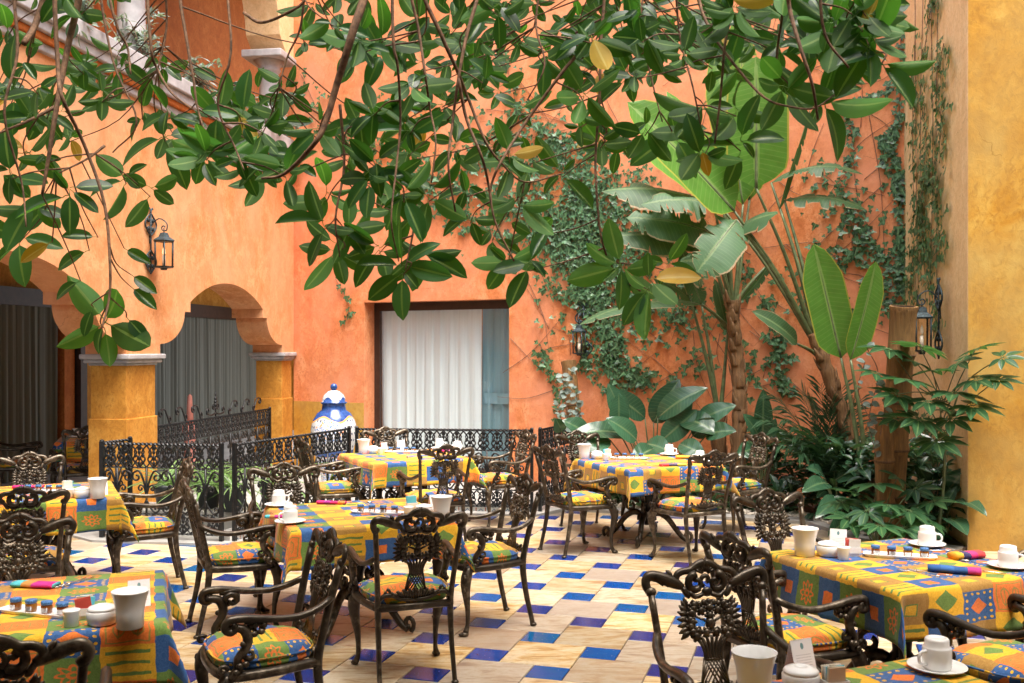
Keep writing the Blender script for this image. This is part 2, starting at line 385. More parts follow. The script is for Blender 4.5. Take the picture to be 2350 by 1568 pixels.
def stone_tile():
    m, nt, b = newmat('travertine_tile'); p = wpos(nt); r = X(rnd(nt))
    off = nt.nodes.new('ShaderNodeCombineXYZ'); nt.links.new((r*37).v, off.inputs[0]); nt.links.new((r*91).v, off.inputs[1])
    va = nt.nodes.new('ShaderNodeVectorMath'); nt.links.new(p, va.inputs[0]); nt.links.new(off.outputs[0], va.inputs[1])
    mp = nt.nodes.new('ShaderNodeMapping'); mp.inputs['Scale'].default_value = (1.2, 5, 1); mp.inputs['Rotation'].default_value = (0, 0, .3); nt.links.new(va.outputs[0], mp.inputs[0])
    n = noise(nt, 2.1, 7, .66, mp.outputs[0], 1.8); n2 = noise(nt, 26, 4, .6, va.outputs[0])
    c = ramp(nt, n, [(.34, (.26, .135, .055)), (.42, (.44, .28, .13)), (.50, (.55, .42, .25)), (.58, (.60, .51, .37)), (.68, (.50, .34, .18))])
    c = mixc(nt, ramp(nt, r, [(.0, (.55, .55, .55)), (.35, (0, 0, 0)), (.8, (0, 0, 0)), (1, (.7, .7, .7))]), c, (.52, .38, .29))
    hv = nt.nodes.new('ShaderNodeHueSaturation'); nt.links.new(c, hv.inputs['Color']); nt.links.new(((r*7.3).mod(1.0)*.55+.60).v, hv.inputs['Value']); nt.links.new(((r*3.7).mod(1.0)*.5+.7).v, hv.inputs['Saturation']); c = hv.outputs[0]
    c = mixc(nt, ramp(nt, n2, [(.52, (0, 0, 0)), (.72, (.5, .5, .5))]), c, (.36, .24, .13))
    nt.links.new(c, b.inputs['Base Color']); nt.links.new((X(n2)*.25+.22).v, b.inputs['Roughness']); bump(nt, b, n2, .06, .002); return m
M['stone'] = stone_tile()
def blue_tile():
    m, nt, b = newmat('cobalt_tile'); p = wpos(nt); r = X(rnd(nt)); n = noise(nt, 14, 4, .6, p); n2 = noise(nt, 90, 2, .5, p)
    c = ramp(nt, r*.75+X(n)*.3, [(.12, (.020, .016, .13)), (.35, (.004, .028, .18)), (.6, (.003, .046, .24)), (.8, (.003, .070, .27)), (1.0, (.004, .10, .18))])
    c = mixc(nt, ramp(nt, n2, [(.70, (0, 0, 0)), (.74, (.8, .8, .8))]), c, (.55, .5, .45))
    nt.links.new(c, b.inputs['Base Color']); b.inputs['Roughness'].default_value = .16; return m
M['blue'] = blue_tile()
# ================================================================ SETTING
def struct(o): o['kind'] = 'structure'; return o
# ---- floor: hopscotch of travertine squares and small cobalt squares
TA, TB = .4243, .2122; TANG = R(-16.71)
E1 = Vector((math.cos(TANG), math.sin(TANG))); E2 = Vector((-E1.y, E1.x)); T0 = Vector((.7869, 8.2010))
fl = MB(); fl.add([(-60, -60, -.012), (60, -60, -.012), (60, 60, -.012), (-60, 60, -.012)], [(0, 1, 2, 3)])
floor = struct(obj('floor', fl, M['mortar'], smooth=False))
BORDER = [(-4.3, 9.52), (-3.9, 9.18), (-2.58, 8.98), (-1.70, 10.83), (.25, 10.58), (.62, 11.06), (1.72, 10.66), (3.1, 10.2), (3.3, 9.3), (3.95, 8.75), (7, 8.3)]
def border_y(x):
    for (a, b), (c, d) in zip(BORDER, BORDER[1:]):
        if a <= x <= c: return b+(d-b)*(x-a)/(c-a)
    return 9.0
def tile_mesh(name, s, mat):
    h = s/2-.0032; c = .003; m = MB()
    vs = [(-h, -h, -.011), (h, -h, -.011), (h, h, -.011), (-h, h, -.011), (-h, -h, -c), (h, -h, -c), (h, h, -c), (-h, h, -c), (-h+c, -h+c, 0), (h-c, -h+c, 0), (h-c, h-c, 0), (-h+c, h-c, 0)]
    fs = [(8, 9, 10, 11)]
    for a in (0, 4):
        for k in range(4): fs.append((a+k, a+(k+1) % 4, a+4+(k+1) % 4, a+4+k))
    m.add(vs, fs); me = m.mesh(name, False); me.materials.append(mat); return me
me_big = tile_mesh('stone_tile', TA, M['stone']); me_blue = tile_mesh('blue_tile', TB, M['blue'])
cand = []
for i in range(-40, 41):
    for j in range(-40, 41):
        c = T0+E1*(TA*i-TB*j)+E2*(-TB*i-TA*j)
        big = c+E1*(TB/2+TA/2)+E2*(TA/2-TB/2)
        for kind, q in (('blue', c), ('big', big)):
            if q.y > 4.6 and q.y < border_y(q.x)+.12 and abs(q.x) < .56*q.y+.35 and q.x > -5.2: cand.append((q.y, kind, q))
cand.sort(key=lambda t: t[0])
cnt = {'blue': 0, 'big': 0}
for yy, kind, q in cand:
    if cnt[kind] >= 300: continue
    cnt[kind] += 1
    o = link('stone_tile' if kind == 'big' else 'blue_tile', me_big if kind == 'big' else me_blue, floor, (q.x, q.y, random.uniform(-.0006, .0006)), (random.uniform(-.0012, .0012), random.uniform(-.0012, .0012), TANG))
# pale paving beyond the tiles
def slab(name, poly, z0, z1, mat, parent=None):
    m = MB(); n = len(poly); m.add([(x, y, z0) for x, y in poly]+[(x, y, z1) for x, y in poly], [tuple(range(n-1, -1, -1)), tuple(range(n, 2*n))]+[(k, (k+1) % n, n+(k+1) % n, n+k) for k in range(n)])
    o = obj(name, m, mat, parent, smooth=False)
    bm = bmesh.new(); bm.from_mesh(o.data); bmesh.ops.triangulate(bm, faces=bm.faces); bmesh.ops.recalc_face_normals(bm, faces=bm.faces); bm.to_mesh(o.data); bm.free(); return o
struct(slab('pavement', [(-12, 9.9), (-4.3, 9.52), (-3.9, 9.18), (-2.58, 8.98), (-1.70, 10.83), (.25, 10.58), (.62, 11.06), (.75, 13), (-3.2, 15.3), (-5, 24), (-13, 24)], -.01, .022, M['greyfloor']))
kb = MB()
for (a, b), (c, d) in zip(BORDER[5:9], BORDER[6:10]):
    L = math.hypot(c-a, d-b); kb.box(((a+c)/2, (b+d)/2, .012), (L+.03, .20, .05), math.atan2(d-b, c-a))
struct(obj('planter_kerb', kb, M['greyfloor'], smooth=False, bevel=.006))
struct(slab('planter_ground', [(.62, 11.06), (1.72, 10.66), (3.1, 10.2), (3.3, 9.3), (3.95, 8.75), (4.3, 9.0), (4.5, 11.2), (.7, 13.2)], -.01, .03, M['soil']))

# ---- arcade on the left
CX, CY = -3.31, 15.0
AD = Vector((.1478, .9890, 0)); AN = Vector((-.9890, .1478, 0))      # along the arcade, into the rooms
def AP(s, d, z): p = Vector((CX, CY, 0))-AD*s+AN*d; return (p.x, p.y, z)
def prism(name, poly, P, d0, d1, mat, parent):                       # flat outline pushed through a wall
    from mathutils.geometry import tessellate_polygon
    n = len(poly); tris = tessellate_polygon([[Vector((a, b, 0)) for a, b in poly]]); m = MB()
    m.add([P(a, d0, b) for a, b in poly]+[P(a, d1, b) for a, b in poly], [tuple(t) for t in tris]+[tuple(n+i for i in t[::-1]) for t in tris]+[(k, n+k, n+(k+1) % n, (k+1) % n) for k in range(n)])
    me = m.mesh(name, False); bm = bmesh.new(); bm.from_mesh(me); bmesh.ops.recalc_face_normals(bm, faces=bm.faces); bm.to_mesh(me); bm.free()
    me.materials.append(mat); return link(name, me, parent)
def prism_sz(name, poly, d0, d1, mat, parent): return prism(name, poly, AP, d0, d1, mat, parent)
def arch_half():
    pts = [(1.80, 1.742), (1.80, 1.85)]
    for k in range(1, 11):
        th = math.pi/2*(1-k/10); pts.append((1.80-.58*math.cos(th), 2.23-.38*math.sin(th)))
    pts += [(1.08, 2.23), (1.08, 2.35)]
    for k in range(1, 13):
        x = 1.08*(1-k/12); pts.append((x, 2.35+.285*(1-(x/1.08)**2.1)))
    return pts
def arch(c):
    h = arch_half(); return [(c-x, z) for x, z in h]+[(c+x, z) for x, z in h[::-1][1:]]
arc = thing('arcade_building', 'orange stucco arcade with lobed arches and balcony above along the left side', 'building')
C2, C1 = 2.255, 6.56
poly = [(0.0, 4.45), (0.0, 1.742)]+arch(C2)+arch(C1)+[(8.9, 1.742), (8.9, 4.45)]
prism_sz('arcade_wall', poly, 0.0, .46, M['arcade'], arc)
def abox(name, s0, s1, d0, d1, z0, z1, mat, bev=0, parent=None):
    m = MB(); m.add([AP(s0, d0, z0), AP(s1, d0, z0), AP(s1, d1, z0), AP(s0, d1, z0), AP(s0, d0, z1), AP(s1, d0, z1), AP(s1, d1, z1), AP(s0, d1, z1)],
                    [(0, 3, 2, 1), (4, 5, 6, 7), (0, 1, 5, 4), (1, 2, 6, 5), (2, 3, 7, 6), (3, 0, 4, 7)][::1])
    o = obj(name, m, mat, parent or arc, smooth=False, bevel=bev)
    bm = bmesh.new(); bm.from_mesh(o.data); bmesh.ops.recalc_face_normals(bm, faces=bm.faces); bm.to_mesh(o.data); bm.free(); return o
for s0, s1, cw in ((4.105, 4.71, 1), (0.01, .404, 0), (8.41, 8.9, 1)):
    p = abox('column', s0, s1, .03, .43, 0, 1.62, M['ochre'], .006)
    abox('column_base', s0-.018*cw, s1+.018, .012, .448, 0, 1.06, M['ochre'], .008)
    for k, (g, z0, z1) in enumerate(((.02, 1.62, 1.645), (.055, 1.645, 1.685), (.085, 1.685, 1.741))):
        abox('capital', max(.004, s0-g), s1+g, .03-g, .43+g, z0, z1, M['cantera'], .012)
# cornice and balcony edge
for g, z0, z1, mt in ((.05, 4.452, 4.53, 'cantera'), (.09, 4.53, 4.60, 'rust'), (.13, 4.60, 4.70, 'cantera'), (.17, 4.70, 4.86, 'cantera')):
    abox('cornice_moulding', .002, 8.9, -g, .46, z0, z1, M[mt], .012)
abox('gallery_floor', -6, 8.9, .462, 3.3, 4.40, 4.70, M['ceil'])
# upper arcade: round columns carrying arches
def uarch(c, r, z):
    return [(c-r*math.cos(math.pi*k/24), z+r*math.sin(math.pi*k/24)) for k in range(25)]
poly = [(0.0, 9.0), (0.0, 6.17)]+[(.28, 6.17)]+uarch(2.26, 1.72, 6.17)[1:]+[(4.2, 6.17)]+uarch(6.45, 1.98, 6.17)[1:]+[(8.9, 6.17), (8.9, 9.0)]
prism_sz('upper_wall', poly, .0, .52, M['pale'], arc)
for s in (.34, 4.22):
    cm = MB(); c = AP(s, .25, 0)
    cm.lathe([(.20, 4.86), (.20, 4.95), (.165, 4.98), (.155, 5.0), (.14, 5.88), (.15, 5.9), (.17, 5.93), (.15, 5.95), (.16, 5.98), (.23, 6.06)], 18, c)
    obj('upper_column', cm, M['cantera'], arc)
    abox('upper_capital', s-.30 if s > 1 else .006, s+.30, -.05, .56, 6.06, 6.168, M['cantera'], .015)
prism_sz('gallery_back_wall', [(-6, 4.70), (5.9, 4.70), (5.9, 9), (-6, 9)], 1.9, 2.05, M['rust'], arc)
prism_sz('gallery_pier', [(5.9, 4.70), (10, 4.70), (10, 9), (5.9, 9)], 1.75, 2.05, M['yellow'], arc)
abox('gallery_roof', -6, 8.9, .53, 2.05, 8.6, 8.8, M['ceil'])
# rooms behind the arches
abox('ceiling', -6, 8.9, .47, 3.35, 4.05, 4.2, M['ceil'])
prism_sz('room_back_wall', [(-6.5, 0), (9.6, 0), (9.6, 4.05), (-6.5, 4.05)], 3.2, 3.35, M['ochre'], arc)
prism_sz('room_pier', [(.1, 0.02), (.75, 0.02), (.75, 2.6), (.1, 2.6)], 2.95, 3.19, M['ochre'], arc)
prism_sz('room_pier', [(.78, 0.02), (.94, 0.02), (.94, 2.6), (.78, 2.6)], 2.9, 3.19, M['darkwood'], arc)
prism_sz('room_pier', [(.97, 0.02), (1.22, 0.02), (1.22, 2.5), (.97, 2.5)], 2.98, 3.19, M['rust'], arc)
abox('curtain_header', 1.23, 9.4, 3.0, 3.19, 2.38, 2.62, M['darkwood'])
abox('curtain_header', -6.3, .09, 3.0, 3.19, 2.38, 2.62, M['darkwood'])
# the arcade's far room closes behind the courtyard wall
abox('room_end_wall', -6.5, -6.3, .5, 3.3, 0, 4.05, M['ochre'])
def curtain_obj(name, P0, P1, z0, z1, mat, amp, wl, parent=None):
    P0 = Vector(P0); P1 = Vector(P1); L = (P1-P0).length; d = (P1-P0)/L; nn = Vector((-d.y, d.x, 0)); n = int(L/.018); m = MB(); vs = []; fs = []; uvs = []
    ph = [random.uniform(0, 6.28) for _ in range(4)]
    for j in range(7):
        v = j/6
        for i in range(n+1):
            x = L*i/n; k = x/wl*2*math.pi
            f = math.sin(k+ph[0]+.7*math.sin(x*2.1+ph[1]))+.45*math.sin(k*2.3+ph[2])+.3*math.sin(x*3.3+v*1.4+ph[3])
            p = P0+d*(x+.012*math.sin(k*1.4+ph[3]+v))+nn*amp*f*(.65+.35*v); vs.append((p.x, p.y, z1+(z0-z1)*v)); uvs.append((x, v))
    for j in range(6):
        for i in range(n): a = j*(n+1)+i; fs.append((a, a+1, a+n+2, a+n+1))
    m.add(vs, fs, uvs); return obj(name, m, mat, parent)
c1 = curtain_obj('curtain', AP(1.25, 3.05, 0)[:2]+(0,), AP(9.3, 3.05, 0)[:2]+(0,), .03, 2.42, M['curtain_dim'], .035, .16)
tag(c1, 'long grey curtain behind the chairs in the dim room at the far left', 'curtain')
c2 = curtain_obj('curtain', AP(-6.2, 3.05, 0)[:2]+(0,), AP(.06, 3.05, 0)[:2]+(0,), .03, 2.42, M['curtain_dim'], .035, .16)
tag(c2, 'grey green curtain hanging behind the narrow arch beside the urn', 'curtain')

# ---- courtyard back wall
BD = Vector((.8926, -.4509, 0)); BN = Vector((.4509, .8926, 0)); BC = Vector((CX, CY, 0))
def BP(t, d, z): p = BC+BD*t+BN*d; return (p.x, p.y, z)
def wall_Y(dx, d=0.0):
    k = (dx-1175)/FD; t = (k*CY-CX)/(BD.x-k*BD.y); return (BC+BD*t).y+d
def wall_pt(dx, dy, d=0.0):                         # sight line onto the back wall, moved d in front of it
    k = (dx-1175)/FD; o = BC-BN*d; t = (k*o.y-o.x)/(BD.x-k*BD.y); p = o+BD*t
    return Vector((p.x, p.y, EYE-(dy-800)/FD*p.y))
def prism_tz(name, poly, d0, d1, mat, parent): return prism(name, poly, BP, d0, d1, mat, parent)
bw = thing('back_wall', 'tall orange stucco wall with ivy and a large curtained window', 'wall')
W0, W1, WT, WB = 1.295, 3.664, 2.47, .06
prism_tz('wall', [(0, 0), (0, 8.6), (8.64, 8.6), (8.64, 0), (W1, 0), (W1, WT), (W0, WT), (W0, 0)], 0, .31, M['orange'], bw)
prism_tz('dado', [(.006, .02), (W0-.004, .02), (W0-.004, 1.005), (.006, 1.005)], -.006, .004, M['yellow'], bw)
wd = thing('window', 'large window in the orange wall with dark wood frame and cream curtains inside', 'window')
for a, b, c, d in ((W0+.002, W0+.10, .03, WT-.002), (W1-.10, W1-.002, .03, WT-.002), (W0+.10, W1-.10, WT-.12, WT-.002), (W0+.10, W1-.10, .03, .12)):
    prism_tz('frame', [(a, c), (b, c), (b, d), (a, d)], .255, .305, M['darkwood'], wd)
pm = MB(); pm.add([BP(W0+.10, .28, .12), BP(W1-.10, .28, .12), BP(W1-.10, .28, WT-.12), BP(W0+.10, .28, WT-.12)], [(0, 1, 2, 3)]); obj('pane', pm, M['glass'], wd, smooth=False)
cr = curtain_obj('curtain', BP(W0+.06, .35, 0), BP(3.05, .35, 0), -.0+.05, 2.45, M['curtain'], .018, .19); tag(cr, 'cream gathered curtain filling most of the big window', 'curtain')
cr = curtain_obj('curtain', BP(3.0, .47, 0), BP(W1+.1, .47, 0), .05, 2.45, M['curtain_blue'], .035, .26); tag(cr, 'blue grey curtain at the right edge of the big window', 'curtain')
sw = curtain_obj('curtain_swag', BP(3.07, .42, 0), BP(W1+.05, .42, 0), 1.02, 1.17, M['curtain_blue'], .012, .4); tag(sw, 'blue grey swag tied across the curtain in the window corner', 'curtain tie')
struct(prism_tz('room_behind_window', [(W0-.6, 0), (W1+.8, 0), (W1+.8, 3.2), (W0-.6, 3.2)], 1.3, 1.4, M['ochre'], None))
# ---- right: pale return wall and yellow wall
RC = Vector((4.40, 11.10, 0)); RD = Vector((-.1478, -.9890, 0)); RL = 2.315
def RP(t, d, z): p = RC+RD*t+Vector((.9890, -.1478, 0))*d; return (p.x, p.y, z)
def quadbox(name, P, L, mat, parent=None, z0=0.0, z1=8.6, d0=0.0, d1=.4, t0=0.0):
    m = MB(); m.add([P(t0, d0, z0), P(L, d0, z0), P(L, d1, z0), P(t0, d1, z0), P(t0, d0, z1), P(L, d0, z1), P(L, d1, z1), P(t0, d1, z1)], [(0, 3, 2, 1), (4, 5, 6, 7), (0, 1, 5, 4), (1, 2, 6, 5), (2, 3, 7, 6), (3, 0, 4, 7)])
    o = obj(name, m, mat, parent, smooth=False); bm = bmesh.new(); bm.from_mesh(o.data); bmesh.ops.recalc_face_normals(bm, faces=bm.faces); bm.to_mesh(o.data); bm.free(); return o
tag(quadbox('return_wall', RP, RL, M['pale'], t0=-.2), 'narrow pale apricot wall with hanging ivy and an iron lantern at the right', 'wall')
YC = Vector(RP(RL, 0, 0)); YD = Vector((.9890, -.1478, 0)); YN = Vector((.1478, .9890, 0))
def YP(t, d, z): p = YC+YD*t+YN*d; return (p.x, p.y, z)
tag(quadbox('yellow_wall', YP, 5.0, M['yellow'], d0=-.004, d1=.3, t0=.004), 'mottled yellow stucco wall at the right edge', 'wall')
# added, unseen: roof to shade the foreground, cream walls to shape soft light
struct(slab('added_shade_roof', [(-7.2, -5), (8.5, -5), (8.5, 2.3), (-5.4, 2.3)], 4.7, 5.0, M['cream_wall']))
tag(quadbox('added_light_wall', lambda t, d, z: (-7+t, -5-d, z), 16, M['cream_wall'], z1=11.0), 'cream courtyard wall behind the viewer', 'wall')
tag(quadbox('added_light_wall', lambda t, d, z: AP(8.92+t, d, z), 12.5, M['cream_wall'], z1=10.5), 'cream wall carrying on from the arcade towards the viewer, left of the picture', 'wall')
tag(quadbox('added_light_wall', lambda t, d, z: (8.5+d, -5+t, z), 13.5, M['cream_wall'], z1=11.0), 'cream courtyard wall right of the picture', 'wall')

# ================================================================ IRON RAILINGS
def spiral(cx, cz, r, a0, turns, sgn=1, n=14, shrink=.28):
    return [(cx+math.cos(a0+sgn*2*math.pi*turns*k/n)*r*(1-(1-shrink)*k/n), 0, cz+math.sin(a0+sgn*2*math.pi*turns*k/n)*r*(1-(1-shrink)*k/n)) for k in range(n+1)]
FW, FH = .148, .20
def frieze_mesh(h, name):
    m = MB(); w = FW
    for s in (-1, 1):
        m.tube([(s*w*.5, 0, h), (s*w*.18, 0, h*.66), (s*w*.40, 0, h*.36), (s*w*.12, 0, h*.06), (s*w*.02, 0, 0)], .0085, 5, sp=4)
        m.tube([(s*w*.02, 0, h), (s*w*.34, 0, h*.70), (s*w*.10, 0, h*.42), (s*w*.36, 0, h*.12), (s*w*.5, 0, 0)], .0075, 5, sp=4)
        m.tube(spiral(s*w*.22, h*.2, .018, 1.57, 1.2, -s, 9), .006, 4)
        m.ball((s*w*.27, 0, h*.52), (.017, .011, .021), 6, 4)
    for z, r in ((.88, .024), (.68, .018), (.40, .021), (.16, .018)): m.ball((0, 0, h*z), (r, .012, r*1.25), 6, 4)
    m.tube([(0, 0, 0), (0, 0, h)], .006, 4); me = m.mesh(name); me.materials.append(M['black']); return me
me_fr = frieze_mesh(.205, 'frieze_ornament'); me_bd = frieze_mesh(.165, 'band_ornament')
def scroll_tree():
    m = MB(); h = .42
    m.tube([(0, 0, 0), (0, 0, h)], .011, 5)
    for s in (-1, 1):
        m.tube([(0, 0, h*.45), (s*.03, 0, h*.72), (s*.075, 0, h*.93), (s*.125, 0, h*.90)]+spiral(s*.10, h*.80, .045, math.atan2(.04, s*.025), .95, -s, 10)[1:], .0100, 5, sp=3)
        m.tube([(0, 0, h*.35), (s*.022, 0, h*.56), (s*.055, 0, h*.62)]+spiral(s*.058, h*.545, .028, 1.57, .9, -s, 9)[1:], .0085, 5, sp=3)
        m.tube([(0, 0, h*.30), (s*.03, 0, h*.16), (s*.08, 0, h*.02)]+spiral(s*.10, h*.10, .032, -1.57, .9, s, 9)[1:], .0095, 5, sp=3)
    m.ball((0, 0, h*.40), (.017, .015, .03), 6, 5)
    me = m.mesh('scroll_ornament'); me.materials.append(M['black']); return me
me_st = scroll_tree()
def twisted(L, r):                                    # twisted square bar along x
    m = MB(); n = max(12, int(L/.011)); vs = []; fs = []
    for i in range(n+1):
        a = i*.42
        for k in range(4): vs.append((L*i/n, math.cos(a+k*math.pi/2)*r, math.sin(a+k*math.pi/2)*r))
    for i in range(n):
        for k in range(4): fs.append((i*4+k, i*4+(k+1) % 4, i*4+4+(k+1) % 4, i*4+4+k))
    m.add(vs, fs); return m
post_mb = MB(); post_mb.box((0, 0, .45), (.034, .034, .90)); post_mb.ball((0, 0, .905), (.022, .022, .016), 8, 4)
me_post = post_mb.mesh('post', False); me_post.materials.append(M['black'])
def railing(p0, p1, label, base=0.022, crest=False, only_top=False):
    p0 = Vector((*p0, base)); p1 = Vector((*p1, base)); L = (p1-p0).length; a = math.atan2(p1.y-p0.y, p1.x-p0.x)
    t = thing('iron_railing', label, 'railing', p0, a, 'wrought iron railings')
    for x in (.02, L-.02): link('post', me_post, t, (x, 0, 0))
    for z, r in ((.885, .015), (.665, .009), (.235, .009), (.055, .010)):
        obj('rail', twisted(L-.04, r), M['black'], t, (.02, 0, z), smooth=False)
    n = max(1, round((L-.06)/FW)); sx = (L-.06)/(n*FW)
    for i in range(n):
        x = .03+(i+.5)*FW*sx
        o = link('frieze_ornament', me_fr, t, (x, 0, .669)); o.scale.x = sx
        o = link('band_ornament', me_bd, t, (x, 0, .062)); o.scale.x = sx
    n = max(1, round((L-.06)/.30)); w = (L-.06)/n
    for i in range(n): link('scroll_ornament', me_st, t, (.03+(i+.5)*w, 0, .24))
    if crest:
        m = MB(); c = L*.5
        m.tube([(c, 0, .9), (c, 0, 1.22)], [.012, .008], 5)
        for z, r in ((1.0, .022), (1.05, .03), (1.09, .03), (1.13, .024), (1.18, .014)): m.ball((c, 0, z), (r, r*.8, .022), 7, 4)
        for s in (-1, 1):
            m.tube([(c, 0, .95), (c+s*.10, 0, .92), (c+s*.2, 0, .93)]+spiral(c+s*.22, .975, .045, -1.57, 1.1, s, 10)[1:], .011, 5, sp=2)
            m.tube(spiral(c+s*.055, 1.02, .04, 1.57, 1, -s, 10), .010, 5)
            for q in (.42, .82, 1.22):
                if q+.3 < c: m.tube(spiral(c+s*q, .95, .045, -1.57, -.8, s, 8)[::-1]+[(c+s*(q+.10), 0, 1.06)]+spiral(c+s*(q+.20), 1.02, .05, 1.9 if s > 0 else 1.24, 1, -s, 10), .011, 5, sp=2)
        obj('crest_scrolls', m, M['black'], t)
    return t
RL_PTS = [(-3.73, 9.70), (-3.88, 9.32), (-2.66, 9.12), (-2.57, 9.12), (-1.80, 10.99), (-1.74, 10.97), (.235, 10.74), (.30, 10.78), (.80, 12.0)]
railing(RL_PTS[0], RL_PTS[1], 'short black iron railing end beside the orange column')
railing(RL_PTS[1], RL_PTS[2], 'black iron railing panel in front of the spider plants at left')
railing(RL_PTS[3], RL_PTS[4], 'black iron railing panel running back towards the painted urn')
railing(RL_PTS[5], RL_PTS[6], 'black iron railing panel below the curtained window')
railing(RL_PTS[7], RL_PTS[8], 'black iron railing panel running back behind the big leaves')
q0 = AP(4.06, .2, 0); q1 = AP(.42, .2, 0)
railing(q0[:2], q1[:2], 'black iron railing with scrolled finials in the arch between the two columns', crest=True)
# painted tile kerb under the railings
def kerb_tile_mat():
    m, nt, b = newmat('painted_white_tile'); uv = coord(nt, 'UV'); sep = nt.nodes.new('ShaderNodeSeparateXYZ'); nt.links.new(uv, sep.inputs[0])
    u = X(sep.outputs[0])-.5; v = X(sep.outputs[1])
    tri = (u.abs()*1.3+(v-.2).abs()).lt(.30)-(u.abs()*1.3+(v-.2).abs()).lt(.20)
    bl = (u.abs()-.36).abs().lt(.04)*v.lt(.6)
    c = mixc(nt, tri, (.72, .73, .70), (.05, .16, .30)); c = mixc(nt, bl, c, (.45, .12, .07))
    nt.links.new(c, b.inputs['Base Color']); b.inputs['Roughness'].default_value = .2; return m
M['kerbtile'] = kerb_tile_mat()
tm = MB(); tm.add([(-.072, 0, 0), (.072, 0, 0), (.072, 0, .1), (-.072, 0, .1), (-.072, .02, 0), (.072, .02, 0), (.072, .02, .1), (-.072, .02, .1)], [(0, 1, 2, 3), (3, 2, 6, 7), (0, 3, 7, 4), (1, 5, 6, 2)], [(0, 0), (1, 0), (1, 1), (0, 1), (0, 1), (1, 1), (1, 1), (0, 1)])
me_kt = tm.mesh('kerb_tile', False); me_kt.materials.append(M['kerbtile'])
for (a, b), lab in (((RL_PTS[3], RL_PTS[4]), 'row of painted white tiles under the railing that runs to the urn'), ((RL_PTS[5], RL_PTS[6]), 'row of painted white tiles at the foot of the railing below the window')):
    p0 = Vector((*a, 0)); p1 = Vector((*b, 0)); L = (p1-p0).length; an = math.atan2(p1.y-p0.y, p1.x-p0.x)
    t = thing('tile_kerb', lab, 'kerb', p0, an); n = int(L/.148); cb = MB(); cb.box((L/2, .10, .045), (L, .12, .118)); obj('kerb_stone', cb, M['greyfloor'], t, smooth=False)
    for i in range(n): link('kerb_tile', me_kt, t, (.074+i*.148, .018, .0))

# ================================================================ LANTERNS
def lantern(label, anchor, outdir, w=.20, h=.40, square=False, lit=False):
    """anchor: lantern's cap top in the world; outdir: from the wall to the lantern"""
    t = thing('wall_lantern', label, 'lantern', anchor, math.atan2(outdir[1], outdir[0])); n = 4 if square else 6; a0 = math.pi/4 if square else 0
    def ring(r, z): return [(r*math.cos(a0+2*math.pi*k/n), r*math.sin(a0+2*math.pi*k/n), z) for k in range(n)]
    def loft(rs):
        m = MB(); vs = []; [vs.extend(ring(r, z)) for r, z in rs]; fs = [(i*n+k, i*n+(k+1) % n, i*n+n+(k+1) % n, i*n+n+k) for i in range(len(rs)-1) for k in range(n)]
        fs += [tuple(range(n-1, -1, -1)), tuple((len(rs)-1)*n+k for k in range(n))]; m.add(vs, fs); return m
    r = w/2; bd = h*.62
    obj('roof', loft([(r*1.12, -h*.24), (r*1.18, -h*.21), (r*1.1, -h*.19), (r*.62, -h*.12), (r*.42, -h*.02), (.012, 0)]), M['verdigris'], t, smooth=False)
    obj('base', loft([(r*.35, -h*.24-bd-h*.09), (r*.4, -h*.24-bd-h*.05), (r*1.05, -h*.24-bd-h*.03), (r*1.12, -h*.24-bd)]), M['verdigris'], t, smooth=False)
    top, bot = ring(r, -h*.24), ring(r*.97, -h*.24-bd)
    for k in range(n):
        m = MB(); m.tube([top[k], bot[k]], .009, 4); obj('glazing_bar', m, M['verdigris'], t)
        k2 = (k+1) % n; m = MB(); m.add([bot[k], bot[k2], top[k2], top[k]], [(0, 1, 2, 3)]); obj('pane', m, M['lampglass'], t, smooth=False)
    m = MB(); m.lathe([(.018, -h*.24-bd), (.018, -h*.24-bd*.55), (.0, -h*.24-bd*.55)], 10); obj('candle_tube', m, M['white'], t)
    m = MB(); m.lathe([(.008, -h*.24-bd*.55), (.018, -h*.24-bd*.45), (.014, -h*.24-bd*.3), (.0, -h*.24-bd*.18)], 10); obj('bulb', m, M['bulb'] if lit else M['white'], t)  # the lit flag only adds the emissive glint
    m = MB(); d = .17     # bracket reaching back to the wall
    m.tube([(-d, 0, -.12), (-d*.9, 0, .06), (-d*.35, 0, .15), (.03, 0, .10)]+spiral(-.0, .05, .045, .9, 1.1, -1, 10)[2:], .007, 5, sp=3)
    m.tube([(0, 0, 0), (0, 0, .05)], .006, 5); obj('bracket', m, M['verdigris'], t)
    m = MB()              # pierced back plate
    m.tube([(-d+.018, 0, .26), (-d+.018, 0, -h-.02)], .009, 5)
    for zc in (.08, -h*.75):
        for s in (-1, 1):
            m.tube([(-d+.018, 0, zc+.13), (-d+.018, s*.10, zc+.05), (-d+.018, s*.11, zc-.02), (-d+.018, 0, zc-.12)], .010, 5, sp=4)
            for q in (.05, -.04): m.ball((-d+.018, s*.045, zc+q), (.012, .035, .025), 6, 4)
    for s in (-1, 1): m.tube([(-d+.018, 0, .2), (-d+.018, s*.03, .27), (-d+.018, s*.045, .25)], .007, 4, sp=3)
    obj('back_plate', m, M['verdigris'], t); return t
bm_, nt_, b_ = newmat('lamp_bulb'); b_.inputs['Emission Color'].default_value = (1, .75, .45, 1); b_.inputs['Emission Strength'].default_value = .35; b_.inputs['Base Color'].default_value = (.9, .8, .6, 1); M['bulb'] = bm_  # weak emission stands in for the glint on an unlit bulb
lp = Vector(AP(4.29, -.17, 0)); lantern('blue grey iron lantern with a lit bulb on the arcade wall', (lp.x, lp.y, 3.06), (-AN.x, -AN.y), .21, .43, lit=True)
lp = wall_pt(1329, 745, .20); lantern('dark iron lantern half hidden by ivy on the orange wall', tuple(lp), (-BN.x, -BN.y), .17, .42, True)
